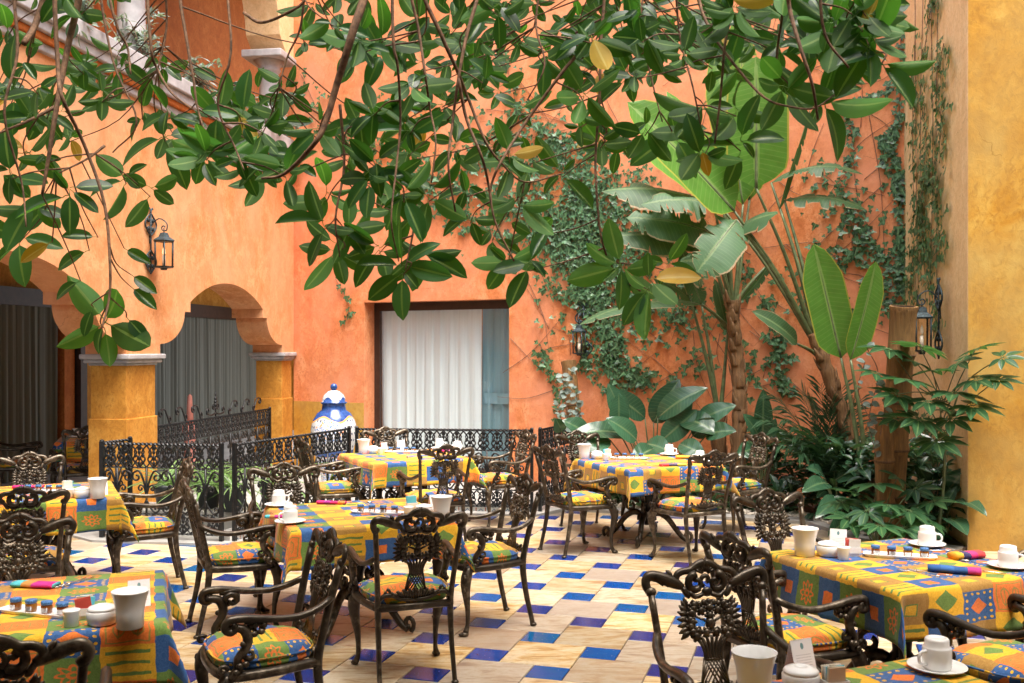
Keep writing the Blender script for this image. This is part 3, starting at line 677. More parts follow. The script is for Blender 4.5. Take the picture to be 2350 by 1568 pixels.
lp = Vector(RP(1.72, -.24, 0)); lantern('black iron lantern beside the thick bamboo on the pale wall', (lp.x, lp.y, 2.20), (-.989, .148), .19, .48, True)

# ================================================================ PAINTED URN, CANDLE, POTS BEHIND THE RAILING
def talavera():
    m, nt, b = newmat('talavera_glaze'); p = coord(nt); sep = nt.nodes.new('ShaderNodeSeparateXYZ'); nt.links.new(p, sep.inputs[0])
    z = X(sep.outputs[2]); ang = X.op('ARCTAN2', X(sep.outputs[1]), X(sep.outputs[0]))
    u = ang*3.2; v = z*16.0
    dots = sq((u*1.6).mod(1.0)-.5, (z*12.0).mod(1.0)-.5).lt(.20)
    c = mixc(nt, dots, (.58, .59, .58), (.01, .025, .10))
    wave = z+(ang*4.0).sin()*.035
    blu = noise(nt, 30, 4, .6, p); bc = ramp(nt, blu, [(.3, (.012, .035, .15)), (.7, (.04, .11, .34))])
    c = mixc(nt, wave.gt(.885)*z.lt(1.075), c, bc)
    c = mixc(nt, ((wave-.885).abs().lt(.012)), c, (.7, .35, .12))
    med = sq(((ang+1.65)*1.1), (z-.74)*5.5); medn = noise(nt, 22, 3, .6, p)
    mc = ramp(nt, medn, [(.36, (.75, .76, .78)), (.47, (.10, .22, .50)), (.54, (.78, .72, .62)), (.62, (.75, .22, .05)), (.7, (.8, .6, .1))], 'CONSTANT')
    c = mixc(nt, med.lt(.8), c, mc)
    c = mixc(nt, z.gt(1.055)*wave.lt(1.13), c, bc)
    c = mixc(nt, z.gt(1.245), c, bc)
    c = mixc(nt, z.lt(.5)*z.gt(.42), c, bc); c = mixc(nt, z.lt(.42)*z.gt(.1), c, mc)
    nt.links.new(c, b.inputs['Base Color']); b.inputs['Roughness'].default_value = .12; return m
M['talavera'] = talavera()
t = thing('painted_urn', 'tall lidded urn painted blue and white with dots and flowers', 'urn', (-2.26, 12.55, .022))
m = MB(); m.lathe([(.0, 0), (.16, 0), (.17, .03), (.15, .08), (.17, .2), (.24, .45), (.285, .66), (.29, .76), (.265, .87), (.21, .96), (.155, 1.0), (.145, 1.07), (.165, 1.085)], 32); obj('body', m, M['talavera'], t)
m = MB(); m.lathe([(.168, 1.086), (.168, 1.098), (.145, 1.10), (.142, 1.15), (.115, 1.2), (.07, 1.235), (.03, 1.25), (.02, 1.258)], 32)
m.ball((0, 0, 1.29), .045, 14, 8); obj('lid', m, M['talavera'], t)
t = thing('candle_pillar', 'tapering pink pillar candle on a pale stand behind the arcade railing', 'candle', AP(1.55, .9, .022))
m = MB(); m.lathe([(.055, .72), (.03, 1.12), (.006, 1.15)], 12); obj('candle', m, M['pink'], t); m = MB(); m.lathe([(.14, 0), (.12, .06), (.08, .1), (.08, .6), (.12, .66), (.12, .72)], 12); obj('stand', m, M['pink'], t)
# ================================================================ CHAIRS
def mk(name, mb, mat, smooth=True): me = mb.mesh(name, smooth); me.materials.append(mat); return me
def scr(c, r, a0, turns, sgn, plane='yz', n=10, shrink=.25):
    out = []
    for k in range(n+1):
        a = a0+sgn*2*math.pi*turns*k/n; q = r*(1-(1-shrink)*k/n)
        if plane == 'yz': out.append((c[0], c[1]+math.cos(a)*q, c[2]+math.sin(a)*q))
        else: out.append((c[0]+math.cos(a)*q, c[1], c[2]+math.sin(a)*q))
    return out
def by(z): return -.205-.10*max(0, (z-.42)/.45)**1.25          # the back leans away as it rises
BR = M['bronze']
def chair_proto():
    parts = []
    for s in (-1, 1):
        m = MB()   # back leg running up into the back post
        m.tube([(s*.205, -.275, .0), (s*.204, -.262, .06), (s*.20, -.222, .24), (s*.20, -.203, .40), (s*.204, by(.5), .50), (s*.218, by(.68), .68), (s*.232, by(.84), .84)], [.018, .017, .019, .023, .020, .019, .018], 6, up=(s, 0, 0), sp=3, flat=.8)
        m.ball((s*.205, -.278, .010), (.022, .024, .012), 8, 4); m.ball((s*.233, by(.85), .852), (.024, .018, .02), 8, 4)
        parts.append(('back_post', mk('back_post', m, BR), []))
    for s in (-1, 1):
        m = MB()   # cabriole front leg
        m.tube([(s*.225, .185, .425), (s*.245, .212, .36), (s*.243, .214, .29), (s*.228, .196, .17), (s*.226, .195, .07), (s*.236, .212, .022)], [.030, .036, .029, .017, .014, .019], 8, sp=3)
        m.ball((s*.240, .222, .014), (.024, .030, .015), 8, 4)
        for k in range(3): m.ball((s*(.235+.008*(k-1)), .245, .011), (.008, .012, .010), 5, 3)
        for z, r in ((.37, .022), (.33, .018), (.295, .014)): m.ball((s*.262, .232, z), (r*.7, r*.7, r), 6, 4)
        parts.append(('leg', mk('leg', m, BR), []))
    m = MB()   # seat rail: a rounded hoop
    hoop = [(-.20, -.205), (-.238, -.05), (-.252, .10), (-.235, .185), (-.12, .225), (.12, .225), (.235, .185), (.252, .10), (.238, -.05), (.20, -.205)]
    m.tube([(x, y, .418) for x, y in hoop], .020, 6, flat=1.15, sp=4, up=(0, 0, 1)); m.tube([(-.20, -.208, .418), (.20, -.208, .418)], .018, 6, flat=1.2, up=(0, 0, 1))
    parts.append(('seat_rail', mk('seat_rail', m, BR), []))
    # cushion: puffed pad with the print
    m = MB(); N, K = 40, 9; vs = []; uvs = []; fs = []
    def outline(a):
        c, s_ = math.cos(a), math.sin(a); e = 3.4; r = (abs(c)**e+abs(s_)**e)**(-1/e)
        x, y = c*r, s_*r; return x*(.236+.018*y), y*.222+.008
    prof = [(.0, .516), (.35, .515), (.65, .509), (.85, .497), (.965, .474), (1.0, .450), (.97, .434), (.6, .428), (0, .428)]
    for k, (q, z) in enumerate(prof):
        for i in range(N):
            x, y = outline(2*math.pi*i/N); dz = .004*math.sin(3*i*.31+k) if 0 < k < 5 else 0
            vs.append((x*q, y*q, z+dz)); f = q if k <= 4 else 1+(.484-z)*3.0; uvs.append((x*f*1.02, y*f*1.02))
    for k in range(K-1):
        for i in range(N): j = (i+1) % N; fs.append((k*N+i, (k+1)*N+i, (k+1)*N+j, k*N+j))
    m.add(vs, fs, uvs); cush = mk('cushion', m, M['print'])
    m = MB(); m.tube([outline(2*math.pi*i/N)+(.474,) for i in range(N+1)], .0050, 5, cap=False)
    mu = m; mu.uv = {i: (v[0]*1.1, v[1]*1.1) for i, v in enumerate(mu.v)}
    parts.append(('cushion', cush, [('piping', mk('piping', mu, M['print']))]))
    for s in (-1, 1):
        m = MB()   # arm: sweeps down from the post then up to a scroll
        m.tube([(s*.222, by(.70), .70), (s*.248, -.20, .668), (s*.266, -.10, .644), (s*.275, .02, .652), (s*.278, .12, .668), (s*.278, .185, .668)]+scr((s*.278, .185, .636), .032, 1.57, .95, -1, n=8)[1:], [.015, .016, .016, .017, .019, .019]+[.018]*8, 7, sp=2, up=(s, 0, 0))
        parts.append(('armrest', mk('armrest', m, BR), []))
    for s in (-1, 1):
        m = MB()   # carved arm support: S scroll with leaves
        x = s*.272
        m.tube([(x, .195, .632), (x, .14, .625), (x, .115, .585), (x-s*.006, .125, .535), (x-s*.012, .155, .495), (x-s*.02, .15, .452), (x-s*.022, .185, .415)], [.016, .021, .023, .020, .018, .022, .018], 7, sp=3, up=(s, 0, 0))
        m.tube(scr((x-s*.01, .075, .615), .036, 0, 1.05, 1, n=10), [.016]*6+[.010]*5, 6)
        m.tube(scr((x-s*.012, .105, .510), .028, 1.2, 1.1, -1, n=10), [.013]*6+[.008]*5, 6)
        m.tube(scr((x-s*.02, .215, .452), .022, 3.2, 1.0, -1, n=9), .010, 6)
        for q, (yy, zz) in enumerate(((.06, .605), (.09, .597), (.05, .632), (.085, .635), (.135, .56), (.15, .47), (.125, .475), (.165, .445))):
            m.ball((x+s*.006, yy, zz), (.012, .017, .014), 6, 4)
        m.tube([(x, .03, .645), (x, .06, .655), (x, .13, .652)], [.006, .018, .012], 6, sp=3)
        parts.append(('arm_support', mk('arm_support', m, BR), []))
    m = MB()   # crest rail: ears, leaves and a central shell scroll
    def cp(x, z): return (x, by(z)-.004, z)
    for s in (-1, 1):
        m.tube([cp(s*.232, .845), cp(s*.246, .868), cp(s*.248, .893), cp(s*.230, .909), cp(s*.200, .905), cp(s*.165, .893), cp(s*.125, .876), cp(s*.098, .862)], [.015, .018, .019, .022, .023, .025, .022, .013], 7, sp=3, flat=.7, up=(0, 1, 0))
        for k in range(5): m.tube([cp(s*(.215-.022*k), .905-.006*k), cp(s*(.195-.022*k), .893-.007*k), cp(s*(.178-.022*k), .872-.005*k)], [.009, .013, .005], 5, sp=2, up=(0, 1, 0))
        m.tube([cp(s*.15, .89), cp(s*.146, .912), cp(s*.160, .925), cp(s*.152, .908)], [.011, .010, .006, .004], 5, sp=3)
        m.tube([cp(s*.125, .885), cp(s*.118, .908), cp(s*.095, .920), cp(s*.06, .924), cp(s*.03, .942), cp(0, .950)], [.013, .015, .015, .015, .017, .019], 7, sp=3, flat=.75, up=(0, 1, 0))
        m.tube(scr(cp(s*.043, .875), .038, math.pi/2, 1.15, -s, 'xz', 14), [.016]*8+[.010]*7, 7)
        m.tube([cp(s*.10, .862), cp(s*.085, .835), cp(s*.075, .822)], [.011, .012, .006], 6, sp=3)
        m.tube([cp(s*.075, .845), cp(s*.05, .825), cp(s*.015, .835)], [.008, .011, .009], 6, sp=3)
        for k in range(4): a = math.pi/2+s*(.15+.3*k); m.tube([cp(math.cos(a)*.012, .905+math.sin(a)*.01), cp(math.cos(a)*.045*1.1, .905+math.sin(a)*.045)], [.005, .0085], 5)
    m.tube(scr(cp(.0, .885), .026, -1.2, .9, 1, 'xz', 9), .010, 6); m.ball(cp(0, .842), (.024, .014, .020), 8, 5)
    parts.append(('crest_rail', mk('crest_rail', m, BR), []))
    # splat: flower basket over a lattice
    rs = random.Random(5); m = MB()
    for s in (-1, 1):
        for k in range(8):
            a = -.75+k*.30; cx, cz = s*(.098+.012*math.cos(a*1.3)), .735+math.sin(a)*.070
            d = Vector((s*math.cos(a), 0, math.sin(a)*.9)).normalized()
            m.tube([(cx-d.x*.025, by(cz)-.002, cz-d.z*.02), (cx, by(cz)-.008, cz), (cx+d.x*.026, by(cz)-.002, cz+d.z*.024)], [.008, .0145, .003], 5, flat=.55, up=(0, 1, 0))
        for k in range(7):
            a = 1.2-k*.36; x = s*(.045+.030*math.cos(a)+.01*rs.random()); z = .735+.065*math.sin(a); r = .0145+.004*rs.random()
            m.ball((x, by(z)+.004, z), (r, .010, r), 7, 4); m.ball((x, by(z)-.010, z), (r, .010, r), 7, 4)
            for q in range(5): b = q*1.256; m.ball((x+math.cos(b)*r*.9, by(z)-.002, z+math.sin(b)*r*.9), (r*.5, .010, r*.5), 5, 3)
        m.tube([(0, by(.725), .725), (s*.03, by(.74), .742), (s*.055, by(.75), .752)], [.005, .006, .004], 5)
        m.tube([(0, by(.70), .705), (s*.03, by(.70), .70), (s*.06, by(.69), .685)], [.005, .008, .006], 5)
    for q, (x, z) in enumerate(((-.035, .775), (.035, .775), (0, .785), (-.055, .70), (.055, .70), (0, .755), (-.02, .695), (.02, .695), (-.075, .735), (.075, .735))):
        r = .0155
        for e in (-.008, .006): m.ball((x, by(z)+e, z), (r, .009, r), 7, 4)
        for w in range(6): b = w*1.047; m.ball((x+math.cos(b)*r, by(z)-.001, z+math.sin(b)*r), (r*.5, .011, r*.5), 5, 3)
    for k in range(7): x = -.06+.02*k; z = .806-.3*x*x/.06; m.ball((x, by(z), z), (.013, .013, .014), 7, 4)
    m.ball((0, by(.725), .725), (.022, .014, .024), 8, 5)
    for k in range(7):
        x = -.036+.012*k; m.tube([(x*2.0, by(.685), .685), (x*1.25, by(.655), .655), (x*.95, by(.62), .62), (x*.95, by(.595), .595)], [.006, .0075, .0075, .007], 5, sp=2)
    flow = mk('flower_splat', m, BR); m = MB()
    for k in range(6):
        for s in (-1, 1):
            x0 = -.036+.0144*k; x1 = x0+s*.05; z0, z1 = .593, .505
            f = lambda x: max(-.05, min(.05, x)); m.tube([(f(x0), by(z0), z0), (f(x1)*1.15, by(z1), z1)], .0038, 4)
    for s in (-1, 1): m.tube([(s*.038, by(.597), .597), (s*.056, by(.50), .50)], .006, 5)
    m.tube([(-.042, by(.597), .597), (.042, by(.597), .597)], .007, 5)
    parts.append(('splat', flow, [('lattice', mk('lattice', m, BR))]))
    m = MB()   # shell rail across the foot of the back
    for k in range(17):
        q = -1+k/8; x = q*.125; top = .512+.006*math.cos(k*3.14)-.02*q*q; bot = .462+.020*q*q
        m.tube([(x*.8, by(.47)-.004, bot), (x*1.05, by(.5)-.010, top)], [.006, .0105], 5)
    for s in (-1, 1):
        m.tube([(s*.205, by(.47), .452), (s*.17, by(.5), .485), (s*.125, by(.5), .485), (s*.08, by(.48), .462), (0, by(.46), .450)], [.010, .013, .012, .011, .011], 6, sp=3)
        m.tube(scr((s*.155, by(.48)-.002, .497), .022, math.pi/2, 1, s, 'xz', 10), .009, 5)
        m.tube(scr((s*.035, by(.46), .447), .014, math.pi/2, 1, -s, 'xz', 8), .006, 5)
    parts.append(('shell_rail', mk('shell_rail', m, BR), []))
    return parts
CH = chair_proto()
G = 'ornate bronze armchairs set at the tables'
def chair(x, y, deg, label):                       # deg: the way the sitter would look, from +X
    return instance(CH, 'ornate_armchair', label, 'chair', (x, y, .001), R(deg-90), G)
chair(-.593, 5.506, 110, 'bronze armchair on the near side of the centre table, its back to the viewer')
chair(-1.79, 6.44, 25, 'bronze armchair at the left side of the centre table, facing right')
chair(-.20, 6.49, 205.6, 'bronze armchair at the right side of the centre table, turned towards the left')
chair(-1.57, 6.98, -70, 'bronze armchair beyond the centre table in front of the railing, behind the two upturned cups')
chair(-.70, 8.95, 113, 'bronze armchair with its back to the viewer at the table by the window railing')
chair(-1.71, 9.50, 27, 'bronze armchair at the left of the table by the window railing')
chair(-.15, 10.15, 206, 'bronze armchair at the right of the table by the window railing, against the rail')
chair(-1.22, 10.32, -64, 'grey looking armchair between the window railing and the far table')
chair(.593, 8.80, 28.6, 'bronze armchair at the left of the table beneath the ivy wall')
chair(1.52, 8.46, 118, 'bronze armchair with its back to the viewer at the table beneath the ivy wall')
chair(2.20, 9.75, 205, 'dark armchair at the planter side of the table beneath the ivy wall')
chair(.80, 9.85, -65, 'armchair half hidden behind the pitcher of the table beneath the ivy wall')
chair(-2.78, 7.47, 206, 'bronze armchair in front of the iron railing at the right of the left edge table')
chair(-3.77, 7.73, -64, 'pale lit armchair behind the left edge table, below the dark room')
chair(-3.12, 6.31, 116, 'dark armchair at the near side of the left edge table, above a paler one')
chair(-2.39, 4.72, -70, 'weathered tan armchair beyond the left foreground table')
chair(-1.13, 4.45, 207, 'armchair facing left in the foreground at the right of the left foreground table')
chair(-1.62, 3.20, 110, 'armchair cut off by the bottom left corner of the picture')
chair(1.66, 5.63, -66, 'armchair facing the viewer between the gravel planter and the table by the yellow wall')
chair(1.30, 4.65, 24, 'dark armchair with print cushion at the left of the table by the yellow wall')
chair(.83, 3.60, -78, 'nearly black armchair with openwork back in front of all others at lower right')
chair(2.13, 4.20, 118, 'armchair at the right edge of the picture with only its curved arm and cushion showing')
chair(2.66, 5.08, 203, 'armchair at the yellow wall of which one post shows at the right edge')
chair(-5.75, 11.55, 20, 'dark armchair against the curtain in the dim room at the far left')
chair(-4.80, 11.02, 125, 'dark armchair beside the column in the dim room at the far left')

# ================================================================ TABLES WITH CLOTHS
TZ = .741
def table_proto():
    parts = []; m = MB(); m.box((0, 0, .722), (.90, .90, .028)); parts.append(('table_top', mk('table_top', m, M['darkwood'], False), []))
    m = MB(); m.lathe([(.17, .706), (.16, .67), (.06, .63), (.045, .55), (.06, .47), (.075, .42), (.05, .36), (.045, .30), (.09, .24), (.095, .20), (.03, .17), (.02, .15)], 16); parts.append(('pedestal', mk('pedestal', m, BR), []))
    for k in range(4):
        a = math.pi/4+k*math.pi/2; c, s = math.cos(a), math.sin(a); m = MB()
        f = lambda r, z: (r*c, r*s, z)
        m.tube([f(.05, .25), f(.12, .27), f(.2, .22), f(.27, .13), f(.33, .06), f(.38, .03)], [.026, .032, .028, .025, .023, .022], 7, sp=3)
        sc = []
        for q in range(11): th = -1.2+q*.62; rr = .05*(1-.065*q); sc.append(f(.385+math.cos(th)*rr*.8, .068+math.sin(th)*rr))
        m.tube(sc, .016, 6)
        sc = []
        for q in range(11): th = 1.9-q*.62; rr = .06*(1-.065*q); sc.append(f(.15+math.cos(th)*rr, .33+math.sin(th)*rr))
        m.tube(sc, .015, 6)
        m.tube([f(.06, .60), f(.13, .55), f(.17, .46), f(.12, .38), f(.07, .36)], [.012, .018, .018, .014, .012], 6, sp=3)
        for q in range(4): m.ball(f(.14+.05*q, .285-.05*q), (.018, .018, .014), 6, 4)
        parts.append(('leg', mk('leg', m, BR), []))
    return parts
TP = table_proto()
def cloth(h, o, seed):
    rs = random.Random(seed); N = 64; S = h+o; m = MB(); vs = []; uvs = []; fs = []
    ph = [rs.uniform(0, 6.28) for _ in range(8)]
    g = list(np.linspace(-S, -h, 11))+list(np.linspace(-h, h, 31))[1:-1]+list(np.linspace(h, S, 11)); N = len(g)
    for j in range(N):
        for i in range(N):
            u, v = g[i], g[j]; du, dv = max(abs(u)-h, 0), max(abs(v)-h, 0); su, sv = (1 if u > 0 else -1), (1 if v > 0 else -1)
            rd = .010
            if du == 0 and dv == 0:
                x, y = u, v; z = .0012*math.sin(u*9+ph[0])*math.sin(v*8+ph[1])
            elif dv == 0 or du == 0:
                d = du+dv; w = .030*(d/o)*math.sin((v if du else u)*9.5+ph[2+(du > 0)+2*(su > 0)+(sv > 0)])+.018*d
                out = rd*(1-math.exp(-d/rd))+w
                x = su*(h+out) if du else u*(1+.01*d/o); y = sv*(h+out) if dv else v*(1+.01*d/o); z = -max(0, d-rd*.6)*.985
            else:
                r = math.hypot(du, dv); phi = math.atan2(dv, du); bul = .36*r*math.sin(2*phi)**1.3
                cx, cy = math.cos(phi), math.sin(phi); wv = .018*math.sin(6*phi+ph[6]+su+sv*2)*r/o
                x = su*(h+rd*(1-math.exp(-r/rd))*cx+bul*(.70+.12*su)+wv*cx+.018*du); y = sv*(h+rd*(1-math.exp(-r/rd))*cy+bul*(.70-.12*sv)+wv*cy+.018*dv)
                z = -max(0, r-rd*.6)*.955
            vs.append((x, y, z)); uvs.append((u, v))
    for j in range(N-1):
        for i in range(N-1): a = j*N+i; fs.append((a, a+1, a+N+1, a+N))
    m.add(vs, fs, uvs); return m
TABS = {'A': ((-1.004, 6.38), 22, 'the centre table'), 'B': ((-1.06, 9.74), 28, 'the table by the window railing'), 'C': ((1.26, 9.25), 25, 'the table beneath the ivy wall'),
        'D': ((-3.44, 7.25), 26, 'the left edge table'), 'E': ((-1.966, 4.094), 20, 'the left foreground table'), 'F': ((1.935, 4.91), 23, 'the table by the yellow wall'), 'G': ((1.142, 2.74), 24, 'the bottom right table'), 'R': ((-4.85, 11.78), 20, 'the table in the dim room')}
SIDE = {'F': .465}
for k, ((x, y), a, nm) in TABS.items():
    instance(TP, 'dining_table', 'cast pedestal table under the print cloth, '+nm, 'table', (x, y, .001), R(a), 'cloth covered dining tables', None)
    h = SIDE.get(k, .495); c = obj('tablecloth', cloth(h, .235, hash(k) % 97 if 0 else ord(k)), M['print'], loc=(x, y, TZ), rz=R(a))
    sm = c.modifiers.new('thickness', 'SOLIDIFY'); sm.thickness = .0022; sm.offset = 1
    tag(c, 'patchwork print cloth in yellow, blue, green and orange on '+nm, 'tablecloth', 'print tablecloths')
# ================================================================ TABLEWARE
CZ = TZ+.0036
def tt(sx, sy, z=CZ):                                # photograph point (full-size pixels) on the table tops
    return on_floor(sx*.726, sy*.726, z)
W = M['white']
def P(*parts): return [(n, mk(n, mb, mt), [(a, mk(a, b, c)) for a, b, c in subs]) for n, mb, mt, subs in parts]
m = MB(); m.lathe([(.043, 0), (.046, .004), (.046, .066), (.044, .070), (.0385, .073), (.0385, .092), (.035, .098), (.026, .100), (.024, .096), (0, .096)], 24)
h_ = MB(); h_.tube([(.044, 0, .015), (.066, 0, .02), (.074, 0, .038), (.066, 0, .056), (.044, 0, .060)], .0055, 7, sp=4)
CUP = P(('cup_body', m, W, []), ('handle', h_, W, []))
m = MB(); m.lathe([(.045, .0), (.05, .003), (.088, .012), (.094, .016), (.092, .018), (.06, .008), (0, .007)], 32); SAUCER = mk('saucer', m, W)
m = MB(); m.lathe([(.046, 0), (.050, .004), (.051, .06), (.055, .09), (.067, .136), (.069, .140), (.065, .139), (.052, .09), (.048, .06), (.047, .012), (0, .010)], 28); PITCH = mk('pitcher', m, W)
m = MB(); m.lathe([(.042, 0), (.052, .006), (.058, .03), (.058, .05), (.052, .056), (.050, .056), (0, .054)], 26)
l_ = MB(); l_.lathe([(.053, .056), (.055, .060), (.048, .068), (.028, .074), (.016, .076), (.013, .070), (0, .070)], 26)
BOWL = P(('bowl', m, W, []), ('lid', l_, W, []))
m = MB(); m.lathe([(.026, 0), (.028, .003), (.029, .045), (.033, .058), (.033, .062), (.027, .064), (0, .065)], 20); SHAKER = mk('small_pot', m, W)
def amber():
    m, nt, b = newmat('jam'); nt.links.new(ramp(nt, rnd(nt), [(.0, (.30, .10, .01)), (.5, (.12, .02, .01)), (1, (.38, .16, .015))]), b.inputs['Base Color']); b.inputs['Roughness'].default_value = .08; b.inputs['Coat Weight'].default_value = 1; return m
M['jam'] = amber(); M['lidblue'] = plain('blue_gingham_lid', (.05, .16, .38), .4, vary=.5, nscale=300)
m = MB(); m.lathe([(.020, 0), (.022, .003), (.022, .028), (.019, .032), (.019, .034)], 16)
c_ = MB(); c_.lathe([(.0225, .034), (.0225, .045), (.0205, .047), (0, .0475)], 16)
l_ = MB(); l_.tube([(math.cos(a)*.0224, math.sin(a)*.0224, .014) for a in [-2.2+.2*k for k in range(8)]], [.009]*8, 4, flat=1, up=(0, 0, 1), cap=True)
for i, v in enumerate(l_.v):
    r = math.hypot(v[0], v[1]); f = .0226/r; l_.v[i] = (v[0]*f, v[1]*f, v[2])
JAR = P(('jar', m, M['jam'], []), ('cap', c_, M['lidblue'], []), ('label_band', l_, M['card'], []))
m = MB(); pts = []
for i in range(32):
    a = 2*math.pi*i/32; c, s = math.cos(a), math.sin(a); e = 7; r = (abs(c)**e+abs(s)**e)**(-1/e); pts.append((c*r*.175, s*r*.045))
rings = [(.90, .0), (.94, .002), (1.0, .013), (1.0, .016), (.95, .008), (.3, .006)]
vs = [(x*q, y*q, z) for q, z in rings for x, y in pts]; fs = [(a*32+i, a*32+(i+1) % 32, a*32+32+(i+1) % 32, a*32+32+i) for a in range(5) for i in range(32)]+[tuple(range(31, -1, -1)), tuple(160+i for i in range(32))]
m.add(vs, fs); TRAY = mk('tray', m, W)
PKT = [plain('packet_'+n, c, .55, vary=.08) for n, c in (('white', (.75, .74, .72)), ('kraft', (.62, .48, .32)), ('turquoise', (.10, .50, .62)), ('red', (.60, .08, .06)), ('cream', (.74, .66, .50)))]
def packets(label, p, rz, seed):
    rs = random.Random(seed); t = thing('packet_holder', label, 'sugar packets', p, rz, 'sugar packet holders')
    b = MB(); b.box((0, 0, .0165), (.075, .045, .003)); b.box((0, .021, .03), (.075, .003, .028)); b.box((0, -.021, .03), (.075, .003, .028)); b.box((.036, 0, .03), (.003, .039, .028)); b.box((-.036, 0, .03), (.003, .039, .028)); b.box((0, 0, .0075), (.06, .034, .015)); obj('holder', b, W, t, smooth=False)
    for k in range(6):
        pm = MB(); pm.box((0, 0, .04), (.058, .004, .058)); o = obj('packet', pm, PKT[rs.randrange(5)], t, (rs.uniform(-.005, .005), -.014+.0056*k, .018), smooth=False); o.rotation_euler = (rs.uniform(-.12, .12), rs.uniform(-.15, .15), rs.uniform(-.12, .12))
def print_card():
    m, nt, b = newmat('printed_card'); uv = coord(nt, 'UV'); sep = nt.nodes.new('ShaderNodeSeparateXYZ'); nt.links.new(uv, sep.inputs[0]); u = X(sep.outputs[0]); v = X(sep.outputs[1])
    emb = sq((u-.5)*1.0, (v-.80)*.8).lt(.075)
    n = noise(nt, 60, 2, vec=uv); lines = ((v*13.0).mod(1.0)).lt(.30)*(u-.5).abs().lt(.36)*v.lt(.58)*v.gt(.18)*X(n).gt(.40)
    c = mixc(nt, emb, (.80, .79, .81), (.14, .28, .30)); c = mixc(nt, lines*.55, c, (.35, .34, .38)); nt.links.new(c, b.inputs['Base Color']); b.inputs['Roughness'].default_value = .65; return m
M['printcard'] = print_card()
def tent(label, p, rz, w=.085, h=.105):
    m = MB(); d = .032; vs = [(-w/2, -d, 0), (w/2, -d, 0), (w/2, 0, h), (-w/2, 0, h), (-w/2, d, 0), (w/2, d, 0)]
    m.add(vs[:4], [(0, 1, 2, 3)], [(0, 0), (1, 0), (1, 1), (0, 1)]); m.add([vs[5], vs[4], vs[3], vs[2]], [(0, 1, 2, 3)], [(0, 0), (1, 0), (1, 1), (0, 1)])
    o = obj('tent_card', m, M['printcard'], loc=p, rz=rz, smooth=False); s = o.modifiers.new('t', 'SOLIDIFY'); s.thickness = .0012; tag(o, label, 'card', 'folded table cards'); return o
def striped(name, cols, f):
    m, nt, b = newmat(name); uv = coord(nt, 'UV'); sep = nt.nodes.new('ShaderNodeSeparateXYZ'); nt.links.new(uv, sep.inputs[0])
    n = len(cols); st = [(k/n, c) for k, c in enumerate(cols)]
    nt.links.new(ramp(nt, (X(sep.outputs[0])*f).mod(1.0), st, 'CONSTANT'), b.inputs['Base Color']); b.inputs['Roughness'].default_value = .85; bump(nt, b, noise(nt, 200, 2, vec=uv), .3, .002); return m
NAPM = {'pink': striped('napkin_pink', [(.62, .02, .16), (.35, .03, .25), (.62, .02, .14), (.70, .20, .04)], 1), 'blue': striped('napkin_blue', [(.02, .09, .28), (.03, .12, .34), (.02, .08, .24), (.45, .03, .20)], 1),
        'multi': striped('napkin_multi', [(.70, .36, .03), (.05, .04, .12), (.66, .03, .16), (.60, .05, .05)], 1), 'magenta': striped('napkin_magenta', [(.08, .45, .50), (.50, .22, .05), (.45, .02, .22), (.50, .02, .20)], 1), 'orange': striped('napkin_orange', [(.75, .34, .03), (.72, .28, .03)], 1), 'red': striped('napkin_red', [(.55, .04, .05), (.06, .05, .10), (.72, .42, .04)], 1)}
def napkin(label, p, rz, kind, w=.19, d=.062, hgt=.020):
    m = MB(); n, K = 9, 10; vs = []; uvs = []; fs = []
    for i in range(n+1):
        x = -w/2+w*i/n; sc = 1-.10*abs(i/n-.5)
        for k in range(K):
            a = 2*math.pi*k/K; y = math.cos(a)*d/2*sc*(1+.06*math.sin(i*1.7)); z = hgt/2+math.copysign(abs(math.sin(a))**.5, math.sin(a))*hgt/2*(1 if math.sin(a) < 0 else sc+.12*math.sin(i*.9))
            vs.append((x, y, z+.0006)); uvs.append((i/n, k/K))
    for i in range(n):
        for k in range(K): k2 = (k+1) % K; fs.append((i*K+k, i*K+k2, i*K+K+k2, i*K+K+k))
    fs += [tuple(range(K-1, -1, -1)), tuple(n*K+k for k in range(K))]; m.add(vs, fs, uvs); tag(obj('napkin', m, NAPM[kind], loc=p, rz=rz), label, 'napkin', 'folded napkins')
m = MB(); m.tube([(-.09, 0, .004), (-.02, 0, .003), (.04, 0, .006), (.06, 0, .005)], [.0045, .0032, .0028, .009], 6, sp=3, flat=.5, up=(0, 0, 1))
for k in range(4): m.tube([(.058, -.0085+.0057*k, .005), (.08, -.0085+.0057*k, .003), (.105, -.0085+.0057*k, .006)], .0018, 4, sp=2)
FORK = mk('fork', m, M['steel'])
m = MB(); m.tube([(-.10, 0, .005), (-.01, 0, .004), (.0, 0, .004)], [.005, .0045, .004], 6, flat=.6, up=(0, 0, 1)); m.tube([(.0, 0, .004), (.05, .002, .004), (.11, .0, .004)], [.007, .0095, .002], 6, flat=.16, up=(0, 0, 1), sp=2); KNIFE = mk('knife', m, M['steel'])
m = MB(); m.tube([(-.08, 0, .004), (.03, 0, .004)], [.0045, .0028], 6, flat=.5, up=(0, 0, 1)); m.ball((.05, 0, .006), (.024, .014, .0055), 10, 5); SPOON = mk('spoon', m, M['steel'])
def cutlery(name, me, label, p, deg): tag(link(name, me, None, (p[0], p[1], CZ), (0, 0, R(deg))), label, name, 'cutlery on the tables')
def single(name, me, label, cat, p, rz, group): tag(link(name, me, None, tuple(p), (0, 0, rz)), label, cat, group)
def cup(p, deg, label, slabel):
    single('saucer', SAUCER, slabel, 'saucer', p, 0, 'white saucers'); instance(CUP, 'coffee_cup', label, 'cup', (p[0], p[1], p[2]+.0078), R(deg), 'upturned white cups')
ORD = ['leftmost', 'second from left', 'third from left', 'rightmost']
